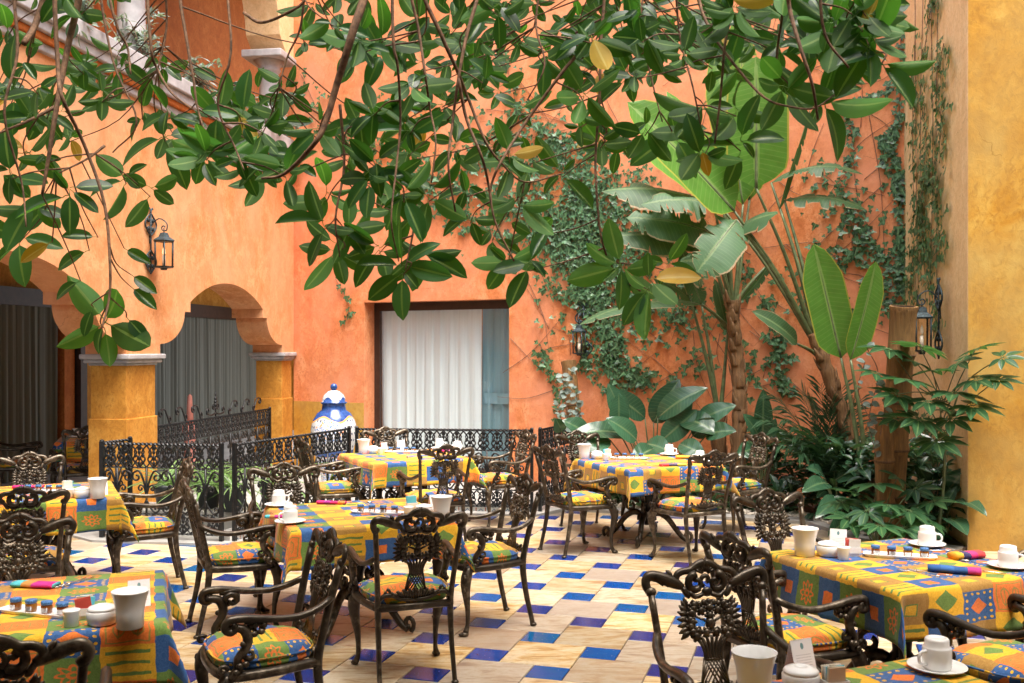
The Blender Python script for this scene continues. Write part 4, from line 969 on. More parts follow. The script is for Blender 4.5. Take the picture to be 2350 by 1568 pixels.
def tray(p0, p1, nm, order=1):                     # two ends of the row of jars
    p0, p1 = Vector(p0), Vector(p1); mid = (p0+p1)/2; a = math.atan2(p1.y-p0.y, p1.x-p0.x); d = Vector((math.cos(a), math.sin(a), 0))
    single('tray', TRAY, 'oblong white tray of jam jars on '+nm, 'tray', mid, a, 'white trays')
    for k in range(4):
        q = mid+d*(-.115+.077*k); instance(JAR, 'jam_jar', ORD[k]+' blue capped jam jar on '+nm, 'jar', (q.x, q.y, CZ+.0075), a+random.uniform(-.4, .4), 'small jam jars')
def z4(x, y): return tt(800+x/2.24, 1150+y/2.24)
def z3(x, y): return tt(x/1.823, 1300+y/1.823)
def z6(x, y): return tt(1600+x/2.24, 1150+y/2.24)
def z8(x, y): return tt(2450+x/2.986, 1640+y/2.986)
def zd(x, y): return tt(x/4.356, 1300+y/4.356)
def zc(x, y): return tt(1700+x/4.611, 1400+y/4.611)
def stdset(nm, pit, bowl, pot, pk, tr, card, a):
    single('pitcher', PITCH, 'white flared pitcher on '+nm, 'pitcher', pit, 0, 'white pitchers')
    instance(BOWL, 'sugar_bowl', 'round lidded white sugar bowl on '+nm, 'bowl', tuple(bowl), 0, 'lidded sugar bowls')
    single('small_pot', SHAKER, 'small white lidded pot on '+nm, 'pot', pot, 0, 'small white pots')
    packets('holder of sugar packets on '+nm, tuple(pk), R(a), hash(nm) % 9 if 0 else len(nm))
    if tr: tray(tr[0], tr[1], nm)
    if card: tent('folded white card standing on '+nm, tuple(card), R(a+(8 if nm[-4:] != 'wall' else -30)))
n_ = {k: v[2] for k, v in TABS.items()}
stdset(n_['A'], z4(1335, 1098), z4(1210, 1078), z4(1100, 1082), z4(1125, 1030), (z4(763, 1056), z4(1000, 1066)), z4(1290, 1040), 22)
cup(z4(182, 1008), 40, 'upturned cup farther back at the left end of the centre table', 'saucer farther back at the left end of the centre table')
cup(z4(262, 1128), 220, 'upturned cup nearer the front edge at the left end of the centre table', 'saucer nearer the front edge at the left end of the centre table')
napkin('rolled pink napkin on the far edge of the centre table', z4(555, 992), R(-8), 'pink', .2, .05); napkin('orange and purple napkin beside the cups of the centre table', z4(155, 1094), R(5), 'magenta', .12, .05)
cutlery('fork', FORK, 'fork behind the cups on the centre table', z4(320, 1000), 150); cutlery('spoon', SPOON, 'spoon behind the jam tray on the centre table', z4(770, 985), 5)
stdset(n_['B'], z4(783, 634), z4(848, 634), z4(902, 640), z4(928, 618), (z4(985, 629), z4(1125, 629)), z4(1045, 612), 20)
cup(z4(1320, 604), 30, 'upturned cup farther from the viewer on the table by the window railing', 'saucer farther from the viewer on the table by the window railing'); cup(z4(1448, 622), 200, 'upturned cup nearer the right corner of the table by the window railing', 'saucer nearer the right corner of the table by the window railing')
napkin('pink napkin on the table by the window railing', z4(1390, 622), R(10), 'pink', .16)
cutlery('fork', FORK, 'fork on the table by the window railing', z4(1095, 668), 100)
stdset(n_['C'], zc(678, 232), zc(862, 230), zc(985, 254), zc(1010, 222), (zc(1160, 234), zc(1490, 238)), None, 22)
cup(zc(1915, 180), -10, 'upturned cup at the far side of the table beneath the ivy wall', 'saucer at the far side of the table beneath the ivy wall'); cup(z6(1372, 697), 160, 'upturned cup at the right side of the table beneath the ivy wall', 'saucer at the right side of the table beneath the ivy wall')
napkin('folded orange napkin on the table beneath the ivy wall', z6(1275, 672), R(-5), 'orange', .2, .08, .03); napkin('red, black and yellow napkin on the table beneath the ivy wall', z6(1180, 724), R(3), 'red', .24)
cutlery('fork', FORK, 'fork at the near side of the table beneath the ivy wall', z6(1050, 722), 140)
stdset(n_['D'], zd(1345, 1196), zd(1135, 1190), zd(960, 1188), zd(930, 1120), (zd(430, 1118), zd(770, 1120)), zd(1390, 1150), 26)
napkin('pink napkin on the left edge table', zd(390, 1058), R(5), 'pink', .22); cutlery('fork', FORK, 'fork on the left edge table', zd(690, 1052), 20)
stdset(n_['E'], z3(750, 1246), z3(590, 1226), z3(411, 1238), z3(487, 1195), (z3(105, 1155), z3(345, 1180)), z3(800, 1118), 20)
napkin('magenta and turquoise napkin on the left foreground table', z3(205, 1012), R(-8), 'magenta', .2, .075, .022)
cutlery('fork', FORK, 'left one of the two forks on the left foreground table', z3(415, 990), 255); cutlery('fork', FORK, 'right one of the two forks on the left foreground table', z3(452, 985), 250)
stdset(n_['F'], z8(280, 346), z8(500, 350), z8(645, 383), z8(730, 350), (z8(930, 350), z8(1425, 378)), z8(598, 285), 5)
cup(z8(1435, 258), -15, 'upturned cup near the far corner of the table by the yellow wall', 'saucer near the far corner of the table by the yellow wall'); cup(z8(2200, 462), -35, 'upturned cup at the right edge of the table by the yellow wall', 'saucer at the right edge of the table by the yellow wall')
napkin('pink, blue and orange napkin on the table by the yellow wall', z8(1805, 375), R(15), 'multi', .17, .08, .035); napkin('dark blue napkin with pink edge on the table by the yellow wall', z8(1690, 510), R(-22), 'blue', .23, .075, .03)
cutlery('fork', FORK, 'left one of the two forks beside the blue napkin', z8(1370, 520), 138); cutlery('fork', FORK, 'right one of the two forks beside the blue napkin', z8(1460, 515), 138)
cutlery('knife', KNIFE, 'knife to the right of the blue napkin', z8(1960, 500), 143); cutlery('knife', KNIFE, 'knife behind the jam tray by the yellow wall', z8(1600, 305), 10); cutlery('spoon', SPOON, 'spoon beside the pink, blue and orange napkin', z8(1900, 415), 150)
def U2(sx, sy, Y): p = U(sx*.726, sy*.726, Y); return Vector((p.x, p.y, CZ))
gp = U2(2384, 2065, 2.99)
stdset(n_['G'], gp, tt(2532, 2182), gp+Vector((.0, -.13, 0)), tt(2640, 2195), None, tt(2530, 2122), 15)
cup(z8(1528, 1428), 200, 'large looking upturned cup on the bottom right table', 'saucer on the bottom right table')
for q, (dx, dy) in enumerate(((.0, 0), (.15, .06))):
    p = Vector((-5.18+dx, 11.74+dy, CZ)); cup(p, 0, ('left' if q == 0 else 'right')+' one of the two cups on the table in the dim room', ('left' if q == 0 else 'right')+' one of the two saucers on the table in the dim room')
# ================================================================ LEAF SHAPES
def leaf_mesh(name, L, Wd, mat, seg=6, fold=.18, bend=.12, tip=1.0, pet=0.0, wprof=None):
    """a leaf along +Y from its stalk, upper side +Z; UV u across, v along"""
    m = MB(); vs = []; uvs = []; fs = []
    for i in range(seg+1):
        v = i/seg; w = (wprof(v) if wprof else (math.sin(math.pi*min(1, v**.95))**.60))*Wd/2
        if i in (0, seg): w = Wd*.02
        z = -bend*L*v*v
        for u in (-1, -.5, 0, .5, 1): vs.append((u*w, pet+v*L, z+abs(u)*w*fold*2)); uvs.append((u, v))
    for i in range(seg):
        for k in range(4): a = i*5+k; fs.append((a, a+1, a+6, a+5))
    m.add(vs, fs, uvs)
    if pet: m.tube([(0, 0, 0), (0, pet*.5, .004), (0, pet*1.05, 0)], .0016, 3, cap=False)
    for k in range(len(vs), len(m.v)): m.uv[k] = (0, .5)
    return mk(name, m, mat)
def orient(p, d, n, scale=1.0):
    d = Vector(d).normalized(); n = Vector(n); n = (n-d*n.dot(d))
    if n.length < 1e-4: n = d.orthogonal()
    n.normalize(); x = d.cross(n); mt = Matrix(((x.x, d.x, n.x, p[0]), (x.y, d.y, n.y, p[1]), (x.z, d.z, n.z, p[2]), (0, 0, 0, 1)))
    return mt @ Matrix.Scale(scale, 4)
def scatter(parent, meshes, mats, name, mats_key, limit=300, stuff='foliage'):
    """the largest-looking leaves become objects, the rest one mesh"""
    items = sorted(mats, key=lambda t: -t[2])
    for mt, mi, _ in items[:limit]:
        o = bpy.data.objects.new(name, meshes[mi]); COL.objects.link(o); o.parent = parent; o.matrix_local = mt
    rest = items[limit:]
    if rest:
        cache = {}
        VV, FF, UV, MI = [], [], [], []; base = 0; allm = []
        for me in meshes:
            if me.materials[0] not in allm: allm.append(me.materials[0])
        for mt, mi, _ in rest:
            if mi not in cache:
                me = meshes[mi]; co = np.array([v.co[:] for v in me.vertices]); fs = [tuple(p.vertices) for p in me.polygons]
                uvv = np.zeros((len(co), 2))
                for l, u in zip(me.loops, me.uv_layers[0].data): uvv[l.vertex_index] = u.uv
                cache[mi] = (co, fs, uvv, allm.index(me.materials[0]))
            co, fs, uvv, mm = cache[mi]; A = np.array(mt); q = co @ A[:3, :3].T+A[:3, 3]
            VV.append(q); UV.append(uvv); FF.extend([tuple(i+base for i in f) for f in fs]); MI.extend([mm]*len(fs)); base += len(co)
        me = bpy.data.meshes.new(stuff); me.from_pydata(np.concatenate(VV).tolist(), [], FF); ul = me.uv_layers.new(name='UVMap')
        li = np.zeros(len(me.loops), dtype=np.int32); me.loops.foreach_get('vertex_index', li); ul.data.foreach_set('uv', np.concatenate(UV)[li].ravel())
        me.polygons.foreach_set('material_index', MI); me.polygons.foreach_set('use_smooth', [True]*len(FF)); me.update()
        for q in allm: me.materials.append(q)
        o = link(stuff, me, parent); o['kind'] = 'stuff'

# ================================================================ FICUS TREE OVERHEAD
rf = random.Random(11)
fic = thing('ficus_tree', 'large rubber fig whose leafy twigs hang down across the top of the picture', 'tree', (-3.7, 3.3, 0))
FO = Vector((-3.7, 3.3, 0)); wood = []
def DZ(dx): return 4.35+.25*math.sin(dx*.006)-(.45 if dx > 1620 else 0)*min(1, (dx-1620)/300 if dx > 1620 else 0)
BRN = [  # main hanging branches traced in the photograph: points and thickness
 ([(191, -60), (156, 107), (130, 246), (112, 360), (97, 447)], .020, .006), ([(110, -60), (84, 50), (55, 100)], .018, .012), ([(125, -60), (133, 149), (143, 224), (194, 334), (240, 470), (253, 617), (249, 695), (233, 755)], .011, .004),
 ([(126, 246), (60, 280), (-40, 320)], .008, .004), ([(246, -60), (269, 62), (292, 107), (300, 170)], .008, .004), ([(227, -60), (259, 139), (314, 279), (259, 350)], .008, .003),
 ([(408, -60), (431, 107), (444, 181), (454, 250), (483, 343)], .010, .004), ([(337, -60), (347, 110), (360, 156), (392, 211), (440, 250)], .009, .004), ([(380, -60), (382, 65), (362, 160)], .007, .004),
 ([(240, 335), (200, 365), (130, 400)], .006, .003), ([(560, 30), (600, 52), (660, 30), (700, 0), (720, -60)], .006, .005),
 ([(845, -60), (809, 75), (773, 194), (747, 282), (718, 334), (653, 399), (600, 410)], .020, .005), ([(900, -60), (903, 97), (913, 156), (919, 282), (909, 389), (898, 508), (915, 600)], .008, .003),
 ([(938, -60), (961, 71), (977, 181), (987, 252), (1000, 324), (990, 420)], .009, .003), ([(1105, -60), (1071, 81), (1052, 181), (1039, 279), (1029, 382), (1045, 486)], .010, .004),
 ([(960, -60), (1013, 81), (1049, 162), (1075, 227), (1114, 324), (1152, 376), (1204, 418), (1289, 399)], .012, .003), ([(1052, 181), (1071, 275), (1104, 356), (1120, 418), (1136, 508), (1180, 600)], .008, .004),
 ([(1330, 120), (1289, 168), (1204, 285), (1149, 373), (1127, 428), (1128, 470)], .008, .004), ([(1390, -60), (1379, 100), (1376, 218), (1367, 354), (1369, 439), (1379, 541), (1399, 602), (1427, 639), (1470, 668)], .009, .004),
 ([(1800, -60), (1796, 26), (1783, 123), (1786, 168)], .008, .004), ([(1808, -60), (1812, 19), (1838, 113), (1864, 194), (1877, 275)], .010, .004), ([(1680, -60), (1673, 49), (1663, 107), (1653, 227), (1640, 330)], .009, .004),
 ([(1600, -40), (1624, 58), (1686, 149), (1754, 224), (1818, 246), (1870, 248), (1916, 217)], .008, .003), ([(1880, -60), (1893, 78), (1948, 156)], .008, .004), ([(1980, -60), (1960, 40), (2000, 120)], .008, .004),
 ([(700, -60), (690, 60), (660, 130), (640, 200)], .008, .003), ([(1240, -60), (1230, 60), (1250, 150), (1210, 230)], .008, .003), ([(1480, -60), (1470, 60), (1490, 160), (1520, 280)], .009, .003), ([(1550, -60), (1560, 80), (1590, 200), (1610, 300)], .008, .003),
 ([(30, -60), (40, 120), (10, 260), (50, 420), (60, 520)], .009, .003), ([(520, -60), (530, 120), (500, 240), (540, 340), (560, 390)], .007, .003), ([(780, 240), (790, 380), (770, 500), (780, 590)], .006, .003), ([(960, 400), (950, 520), (930, 620)], .005, .003)]
samples = []
for k, (pts, r0, r1) in enumerate(BRN):
    dz = rf.uniform(-.45, .45); P3 = []
    for (x, y) in pts: P3.append(U(x, y, DZ(x)-.3+dz*.7+rf.uniform(-.05, .05)))
    if pts[0][1] <= -40:                                # carried by a limb above the picture
        a = P3[0]; P3 = [Vector((a.x*.9, a.y+.1, 4.75+rf.uniform(-.1, .2))), a+Vector((0, .05, .45))]+P3
    rr = list(np.linspace(max(r0, .007), r1, len(P3)))
    m = MB(); S = spline([p-FO for p in P3], 5); m.tube(S, list(np.linspace(rr[0], rr[-1], len(S))), 6); obj('branch', m, M['bark'], fic)
    for q in S[3:]: samples.append((Vector(q)+FO, k))
m = MB(); m.tube([(0, 0, 0), (.05, .1, 1.2), (.2, .3, 2.6), (.5, .6, 4.0), (1.4, .9, 4.8), (2.6, 1.0, 5.2)], [.32, .24, .21, .19, .13, .10], 12, sp=4); obj('trunk', m, M['bark'], fic)
for e in ([(1.4, .9, 4.8), (3.2, 1.1, 4.75), (5.4, 1.0, 4.8), (7.4, .6, 4.8)], [(2.6, 1.0, 5.2), (4.5, 2.5, 5.8), (6.5, 3.5, 6.2)], [(1.0, .8, 4.5), (.8, 2.2, 5.4), (1.6, 4.0, 6.0)]):
    m = MB(); m.tube(e, [.12, .09, .06, .03][:len(e)], 8, sp=5); obj('limb', m, M['bark'], fic)
FL = [leaf_mesh('leaf', l_, w_, M['ficus'], 8, f, b, pet=.022) for l_, w_, f, b in ((.136, .068, .10, .08), (.132, .062, .22, .16), (.120, .066, .05, .22), (.140, .058, .42, .05), (.130, .064, .16, .36))]+[leaf_mesh('leaf', .146, .070, M['ficus_yellow'], 8, .15, .12, pet=.022)]
leaves = []
def put(p, d, n, s, mi=None):
    p = Vector(p); sz = s/max(1, (p.y)); leaves.append((orient(p-FO, d, n, s), rf.randrange(5) if mi is None else mi, sz))
def whorl(c, k=6, s=1.0, tipd=None, face=.55, yellow=0):
    c = Vector(c); a0 = rf.uniform(0, 6.28); sg = 1 if rf.random() < .45 else -1
    for i in range(k):
        a = a0+i*2*math.pi/k+rf.uniform(-.35, .35); d = Vector((math.cos(a), rf.uniform(-.55, .35), math.sin(a)*.85-.28))
        n = Vector((rf.uniform(-.55, .55)+math.cos(a)*.3, -1, rf.uniform(-.1, .9)))*(sg if rf.random() < .8 else -sg)
        put(c+Vector((0, 0, rf.uniform(0, .05))), d, n, s*rf.choice((.55, .8, .9, 1, 1.05, 1.2))*rf.uniform(.9, 1.1), 5 if rf.random() < yellow else None)
def near_branch(c):
    best = None
    for q, k in samples:
        dd = (q-c).length*(1 if q.z > c.z+.03 else 2.2)
        if best is None or dd < best[0]: best = (dd, q)
    return best[1]
twm = MB()
def twig_to(c):
    q = near_branch(c)
    if (q-c).length < .06: return
    md = (q+c)/2+Vector((rf.uniform(-.04, .04), rf.uniform(-.04, .04), -.06*(q-c).length+.02)); twm.tube([q-FO, md-FO, c-FO], [.0042, .0032, .0026], 4, sp=4)
WH = [(240, 772, 1.25, 6), (160, 470, 1.0, 5), (290, 440, 1.0, 5), (345, 470, .9, 4), (80, 500, 1.0, 5), (45, 575, 1.0, 5), (35, 240, 1.0, 5), (60, 385, 1.05, 5), (25, 430, 1.0, 5), (380, 345, 1.1, 6), (470, 385, 1.1, 5), (545, 395, 1.0, 5), (605, 430, 1.0, 5), (655, 425, .95, 5), (500, 290, 1.05, 6),
 (750, 480, 1.0, 5), (770, 600, 1.05, 6), (800, 560, .95, 5), (745, 545, 1.0, 5), (870, 600, 1.0, 6), (925, 650, 1.2, 7), (965, 610, 1.05, 6), (905, 505, 1.0, 5), (985, 480, .95, 5), (850, 440, 1.0, 6), (1070, 470, .6, 4), (1130, 570, 1.0, 5), (1165, 628, 1.1, 6), (1215, 640, 1.0, 5), (1225, 560, .9, 5), (1190, 490, .95, 5), (1215, 395, 1.0, 5), (1290, 425, .9, 4), (1080, 530, .9, 4),
 (1425, 645, 1.1, 7), (1490, 685, 1.1, 6), (1530, 640, .9, 4), (1380, 360, .9, 4), (1340, 255, 1.05, 5), (1480, 330, 1.0, 5), (1550, 340, 1.1, 6), (1610, 385, 1.1, 6), (1620, 270, 1.1, 6), (1700, 365, 1.0, 5), (1690, 285, 1.0, 5), (1800, 235, 1.1, 6), (1885, 275, 1.3, 7), (1925, 100, 1.25, 6), (1995, 125, 1.15, 6), (1950, 200, 1.0, 4), (2020, 170, 1.1, 4), (1960, 60, 1.2, 6), (2010, 40, 1.2, 5)]
for x, y, s, k in WH:
    c = U(x, y-18, DZ(x)+rf.uniform(-.35, .35)); twig_to(c); whorl(c, k, s*(1.3 if x < 420 else 1.14), yellow=.10 if 1400 < x < 1500 else .01)
for x, y, a in ((205, 585, 180), (225, 555, 110), (285, 580, -10), (300, 640, -20), (185, 655, 190), (300, 668, -30), (215, 715, 250), (290, 738, -40), (120, 565, 200)):
    c = U(x, y-10, DZ(x)); put(c, (math.cos(R(a)), -.2, math.sin(R(a))*.5-.45), (rf.uniform(-.4, .4), -1, .5), rf.uniform(.9, 1.15), 5 if x == 120 else None); twig_to(c)
REG = [((-30, 330), (-50, 380), 27), ((330, 680), (60, 400), 26), ((560, 1020), (-40, 440), 34), ((680, 1000), (250, 480), 10), ((960, 1420), (-40, 380), 34), ((1280, 1660), (-40, 190), 32), ((1640, 2040), (-60, 130), 36), ((1500, 1900), (20, 200), 7), ((1000, 1320), (-40, 260), 14)]
for (x0, x1), (y0, y1), n in REG:
    for _ in range(n):
        x = rf.uniform(x0, x1); y = rf.uniform(y0, y1)
        if (400 < x < 560 and y < 320 and rf.random() < .9) or (520 < x < 700 and y < 170): continue
        if 1100 < x < 1300 and 250 < y and rf.random() < .6: continue
        if 1080 < x < 1300 and y < 120 and rf.random() < .5: continue
        c = U(x, y, DZ(x)+rf.uniform(-.45, .9)); twig_to(c); whorl(c, rf.randint(4, 6), rf.uniform(.76, 1.05)*(.95 if x > 1600 else 1), yellow=.014)
obj('twigs', twm, M['bark'], fic)['kind'] = 'stuff'
for _ in range(1100):                                   # the crown overhead, above the picture
    c = Vector((rf.uniform(-5.0, 5.2), rf.uniform(2.6, 6.4), rf.uniform(4.8, 6.8)))
    if (c.z-1.8)/c.y < .36+.16: continue
    put(c, (rf.uniform(-1, 1), rf.uniform(-1, 1), rf.uniform(-.6, .1)), (rf.uniform(-.5, .5), rf.uniform(-.5, .5), 1), rf.uniform(1.4, 2.2)); leaves[-1] = (leaves[-1][0], leaves[-1][1], -1)
scatter(fic, FL, leaves, 'leaf', None, 300)

# ================================================================ IVY
def ivy_leaf(name, s):
    m = MB(); o = [(0, 0), (.42, -.08), (.50, .28), (.22, .40), (.16, .66), (0, 1.0), (-.16, .66), (-.22, .40), (-.50, .28), (-.42, -.08)]
    vs = [(x*s, y*s, .10*s*abs(x)) for x, y in o]+[(0, .35*s, -.02*s)]; n = len(o)
    m.add(vs, [(k, (k+1) % n, n) for k in range(n)], [(x*1.6, y) for x, y in o]+[(0, .35)]); return mk(name, m, M['ivy'])
IV = [ivy_leaf('leaf', .072), ivy_leaf('leaf', .052), ivy_leaf('leaf', .09)]
ri = random.Random(3)
def ivy(root, base, project, lines, n_out, stems):
    items = []; sm = MB()
    for pts, wdt, dens, stem in lines:
        S = spline([(x, y, 0) for x, y in pts], 10); L = sum(math.hypot(b[0]-a[0], b[1]-a[1]) for a, b in zip(S, S[1:]))
        if stem: sm.tube([project(p[0], p[1], .012)-base for p in S], [.0045, .002], 4)
        for _ in range(int(L*dens*1.3)):
            q = S[ri.randrange(len(S))]; x = q[0]+ri.gauss(0, wdt); y = q[1]+ri.gauss(0, wdt*.9); p = project(x, y, ri.uniform(.02, .075))
            a = ri.gauss(-math.pi/2, .8); d = ALONG*math.cos(a)+Vector((0, 0, math.sin(a))); n = OUT+Vector((ri.uniform(-.4, .4), ri.uniform(-.3, .3), ri.uniform(.0, .8)))
            items.append((orient(p-base, d-OUT*.0, n, ri.uniform(.7, 1.25)), ri.randrange(3), 1/p.y+ri.random()*.01))
    for pts in stems: sm.tube([project(x, y, .010)-base for x, y in spline2(pts)], [.0042, .0022], 4)
    obj('stem', sm, M['stem'], root); scatter(root, IV, items, 'leaf', None, 300, 'small_leaves')
def spline2(pts): return [(p[0], p[1]) for p in spline([(x, y, 0) for x, y in pts], 6)]
OUT = -BN; ALONG = BD
base = wall_pt(1400, 1000, 0); base.z = 0
iv = thing('climbing_ivy', 'green ivy spreading in ragged bands over the orange wall', 'ivy', base)
LN = [([(1185, 250), (1250, 300), (1280, 350), (1330, 420), (1345, 480), (1385, 540), (1400, 600)], 14, .42, 1), ([(1230, 280), (1290, 320), (1330, 330)], 12, .3, 1), ([(1060, 380), (1130, 350), (1210, 400), (1250, 520), (1310, 580), (1350, 640), (1370, 700), (1400, 780)], 15, .42, 1),
 ([(1250, 510), (1300, 545), (1340, 600), (1365, 660)], 20, .6, 1), ([(1300, 600), (1345, 650), (1370, 720), (1390, 800)], 18, .5, 1), ([(1400, 780), (1440, 830), (1475, 880), (1500, 850)], 12, .42, 1), ([(1390, 800), (1420, 850), (1470, 860)], 14, .4, 1), ([(1180, 440), (1240, 540), (1290, 600)], 14, .35, 1),
 ([(1330, 420), (1420, 440), (1480, 400)], 20, .5, 1), ([(1345, 470), (1420, 500), (1500, 530)], 24, .6, 1), ([(1330, 400), (1350, 470), (1330, 540), (1380, 600)], 22, .6, 1), ([(1400, 600), (1450, 570), (1500, 560)], 18, .4, 1), ([(1420, 650), (1480, 700), (1550, 720)], 18, .3, 1),
 ([(1200, 520), (1260, 660), (1330, 680), (1400, 690)], 12, .3, 1), ([(1240, 790), (1258, 850), (1290, 905), (1282, 960)], 10, .3, 1), ([(1560, 640), (1650, 730), (1680, 760)], 12, .22, 1), ([(1770, 770), (1800, 820), (1795, 870)], 9, .35, 1), ([(1920, 440), (1960, 500), (2000, 560), (2050, 630), (2085, 690)], 14, .38, 1), ([(1870, 570), (1940, 590), (2000, 560)], 12, .3, 1),
 ([(2068, 60), (2064, 260), (2048, 330), (2066, 420), (2064, 560), (2085, 700)], 5, .26, 1), ([(2040, 300), (2025, 340), (2050, 410), (2070, 450)], 7, .35, 1), ([(1930, 245), (1990, 225), (2060, 190)], 6, .25, 1), ([(690, 170), (760, 300), (860, 330), (960, 400), (1000, 480), (1100, 520)], 18, .25, 1), ([(1150, 100), (1170, 180), (1190, 260)], 12, .2, 1), ([(770, 640), (800, 700), (790, 740)], 5, .15, 1),
 ([(900, 220), (960, 330), (1060, 460)], 22, .2, 1), ([(1440, 560), (1420, 640), (1460, 720)], 20, .35, 1), ([(2070, 520), (2085, 620)], 9, .4, 1), ([(1320, 700), (1345, 780), (1330, 840)], 9, .25, 1), ([(1120, 280), (1220, 330), (1330, 380), (1420, 400)], 30, .28, 0), ([(1480, 600), (1540, 680), (1600, 800), (1560, 880)], 26, .22, 0), ([(1880, 380), (1960, 430), (2040, 520)], 30, .22, 0), ([(1780, 620), (1860, 680), (1960, 700), (2040, 690)], 26, .20, 0), ([(1700, 780), (1740, 840), (1720, 900)], 16, .2, 0), ([(1280, 720), (1360, 800), (1400, 880)], 24, .3, 0), ([(1200, 300), (1280, 420), (1330, 560), (1400, 640)], 48, .6, 0), ([(960, 390), (1060, 450), (1160, 470), (1240, 520)], 22, .4, 1), ([(1000, 470), (1080, 500), (1180, 560)], 14, .25, 1), ([(1340, 640), (1390, 740), (1420, 830), (1440, 900)], 22, .55, 1), ([(1300, 480), (1330, 600), (1380, 700)], 26, .7, 0), ([(1560, 560), (1600, 660), (1560, 740)], 16, .25, 1), ([(1930, 240), (1960, 340), (1930, 430)], 8, .16, 1), ([(1860, 620), (1900, 690), (1960, 720)], 12, .2, 1), ([(1740, 680), (1790, 760), (1780, 850), (1810, 900)], 9, .3, 1), ([(1180, 420), (1280, 500), (1380, 540), (1480, 560)], 40, .5, 0), ([(1330, 400), (1450, 470), (1540, 560)], 40, .45, 0), ([(1350, 640), (1430, 700), (1520, 780)], 35, .35, 0), ([(1050, 330), (1120, 430), (1200, 560)], 35, .25, 0), ([(1900, 480), (1980, 560), (2050, 640)], 28, .25, 0), ([(2030, 690), (2080, 720), (2090, 820)], 10, .25, 1), ([(1720, 600), (1700, 700)], 8, .2, 1)]
ST = [[(x0+ri.uniform(-40, 40), y0), (x0+dx*.5+ri.uniform(-20, 20), y0+dy*.5), (x0+dx, y0+dy)] for x0, y0, dx, dy in ((1230, 640, 30, 170), (1210, 240, 190, 90), (1180, 330, 160, -40), (1150, 420, 220, 60), (1290, 420, 120, -120), (1900, 380, 160, -110), (1930, 340, 80, 230), (1960, 480, -130, 160), (1840, 640, 210, -180), (1990, 250, 40, 330), (1780, 560, 190, 90), (1700, 760, 120, 60), (1650, 620, 130, 190), (1870, 700, 180, 70), (1450, 620, 160, 150), (1480, 820, 130, 120), (1290, 690, 200, 130), (1880, 420, 150, 30), (2000, 420, -90, 180), (1500, 900, 120, -90), (1760, 820, -110, 110), (1580, 760, 60, 170), (1820, 880, 140, 120), (1200, 180, 90, 160), (1340, 150, -120, 180), (1100, 250, 200, 30))]
for _ in range(70):                                     # bare runners webbing the wall
    x0 = ri.uniform(1150, 2040); y0 = ri.uniform(120, 900); a = ri.uniform(0, 6.28); l_ = ri.uniform(60, 190); ST.append([(x0, y0), (x0+math.cos(a)*l_*.5+ri.uniform(-18, 18), y0+math.sin(a)*l_*.5+ri.uniform(-18, 18)), (min(2060, x0+math.cos(a)*l_), y0+math.sin(a)*l_)])
ivy(iv, base, wall_pt, LN, 0, ST)
OUT = Vector((-.989, .1478, 0)); ALONG = Vector((-.1478, -.989, 0))
def ret_pt(dx, dy, d=0.0):
    k = (dx-1175)/FD; o = RC+OUT*d; t = (k*o.y-o.x)/(RD.x-k*RD.y); p = o+RD*t; return Vector((p.x, p.y, EYE-(dy-800)/FD*p.y))
base = ret_pt(2130, 700, 0); base.z = 0
iv = thing('trailing_ivy', 'thin ivy trailing in long strands down the pale wall at right', 'ivy', base)
LN = [([(2142, -20), (2130, 60), (2112, 200), (2125, 330), (2110, 480), (2118, 600)], 9, .32, 1), ([(2166, 100), (2150, 180), (2160, 300), (2140, 400), (2150, 480)], 10, .45, 1), ([(2132, 380), (2110, 480), (2125, 560), (2130, 640)], 13, .6, 1), ([(2098, 560), (2090, 640), (2096, 700)], 9, .6, 1), ([(2150, 480), (2158, 600)], 8, .4, 1), ([(2100, 80), (2094, 300), (2098, 500)], 5, .22, 1), ([(2100, 950), (2130, 1040), (2120, 1150)], 16, .7, 1), ([(2150, 1000), (2140, 1100), (2160, 1200)], 18, .7, 1), ([(2135, 640), (2150, 760)], 8, .35, 1)]
ivy(iv, base, ret_pt, LN, 0, [[(x, 0), (x+ri.uniform(-8, 8), 350), (x+ri.uniform(-10, 10), 760)] for x in (2100, 2118, 2136, 2152)])

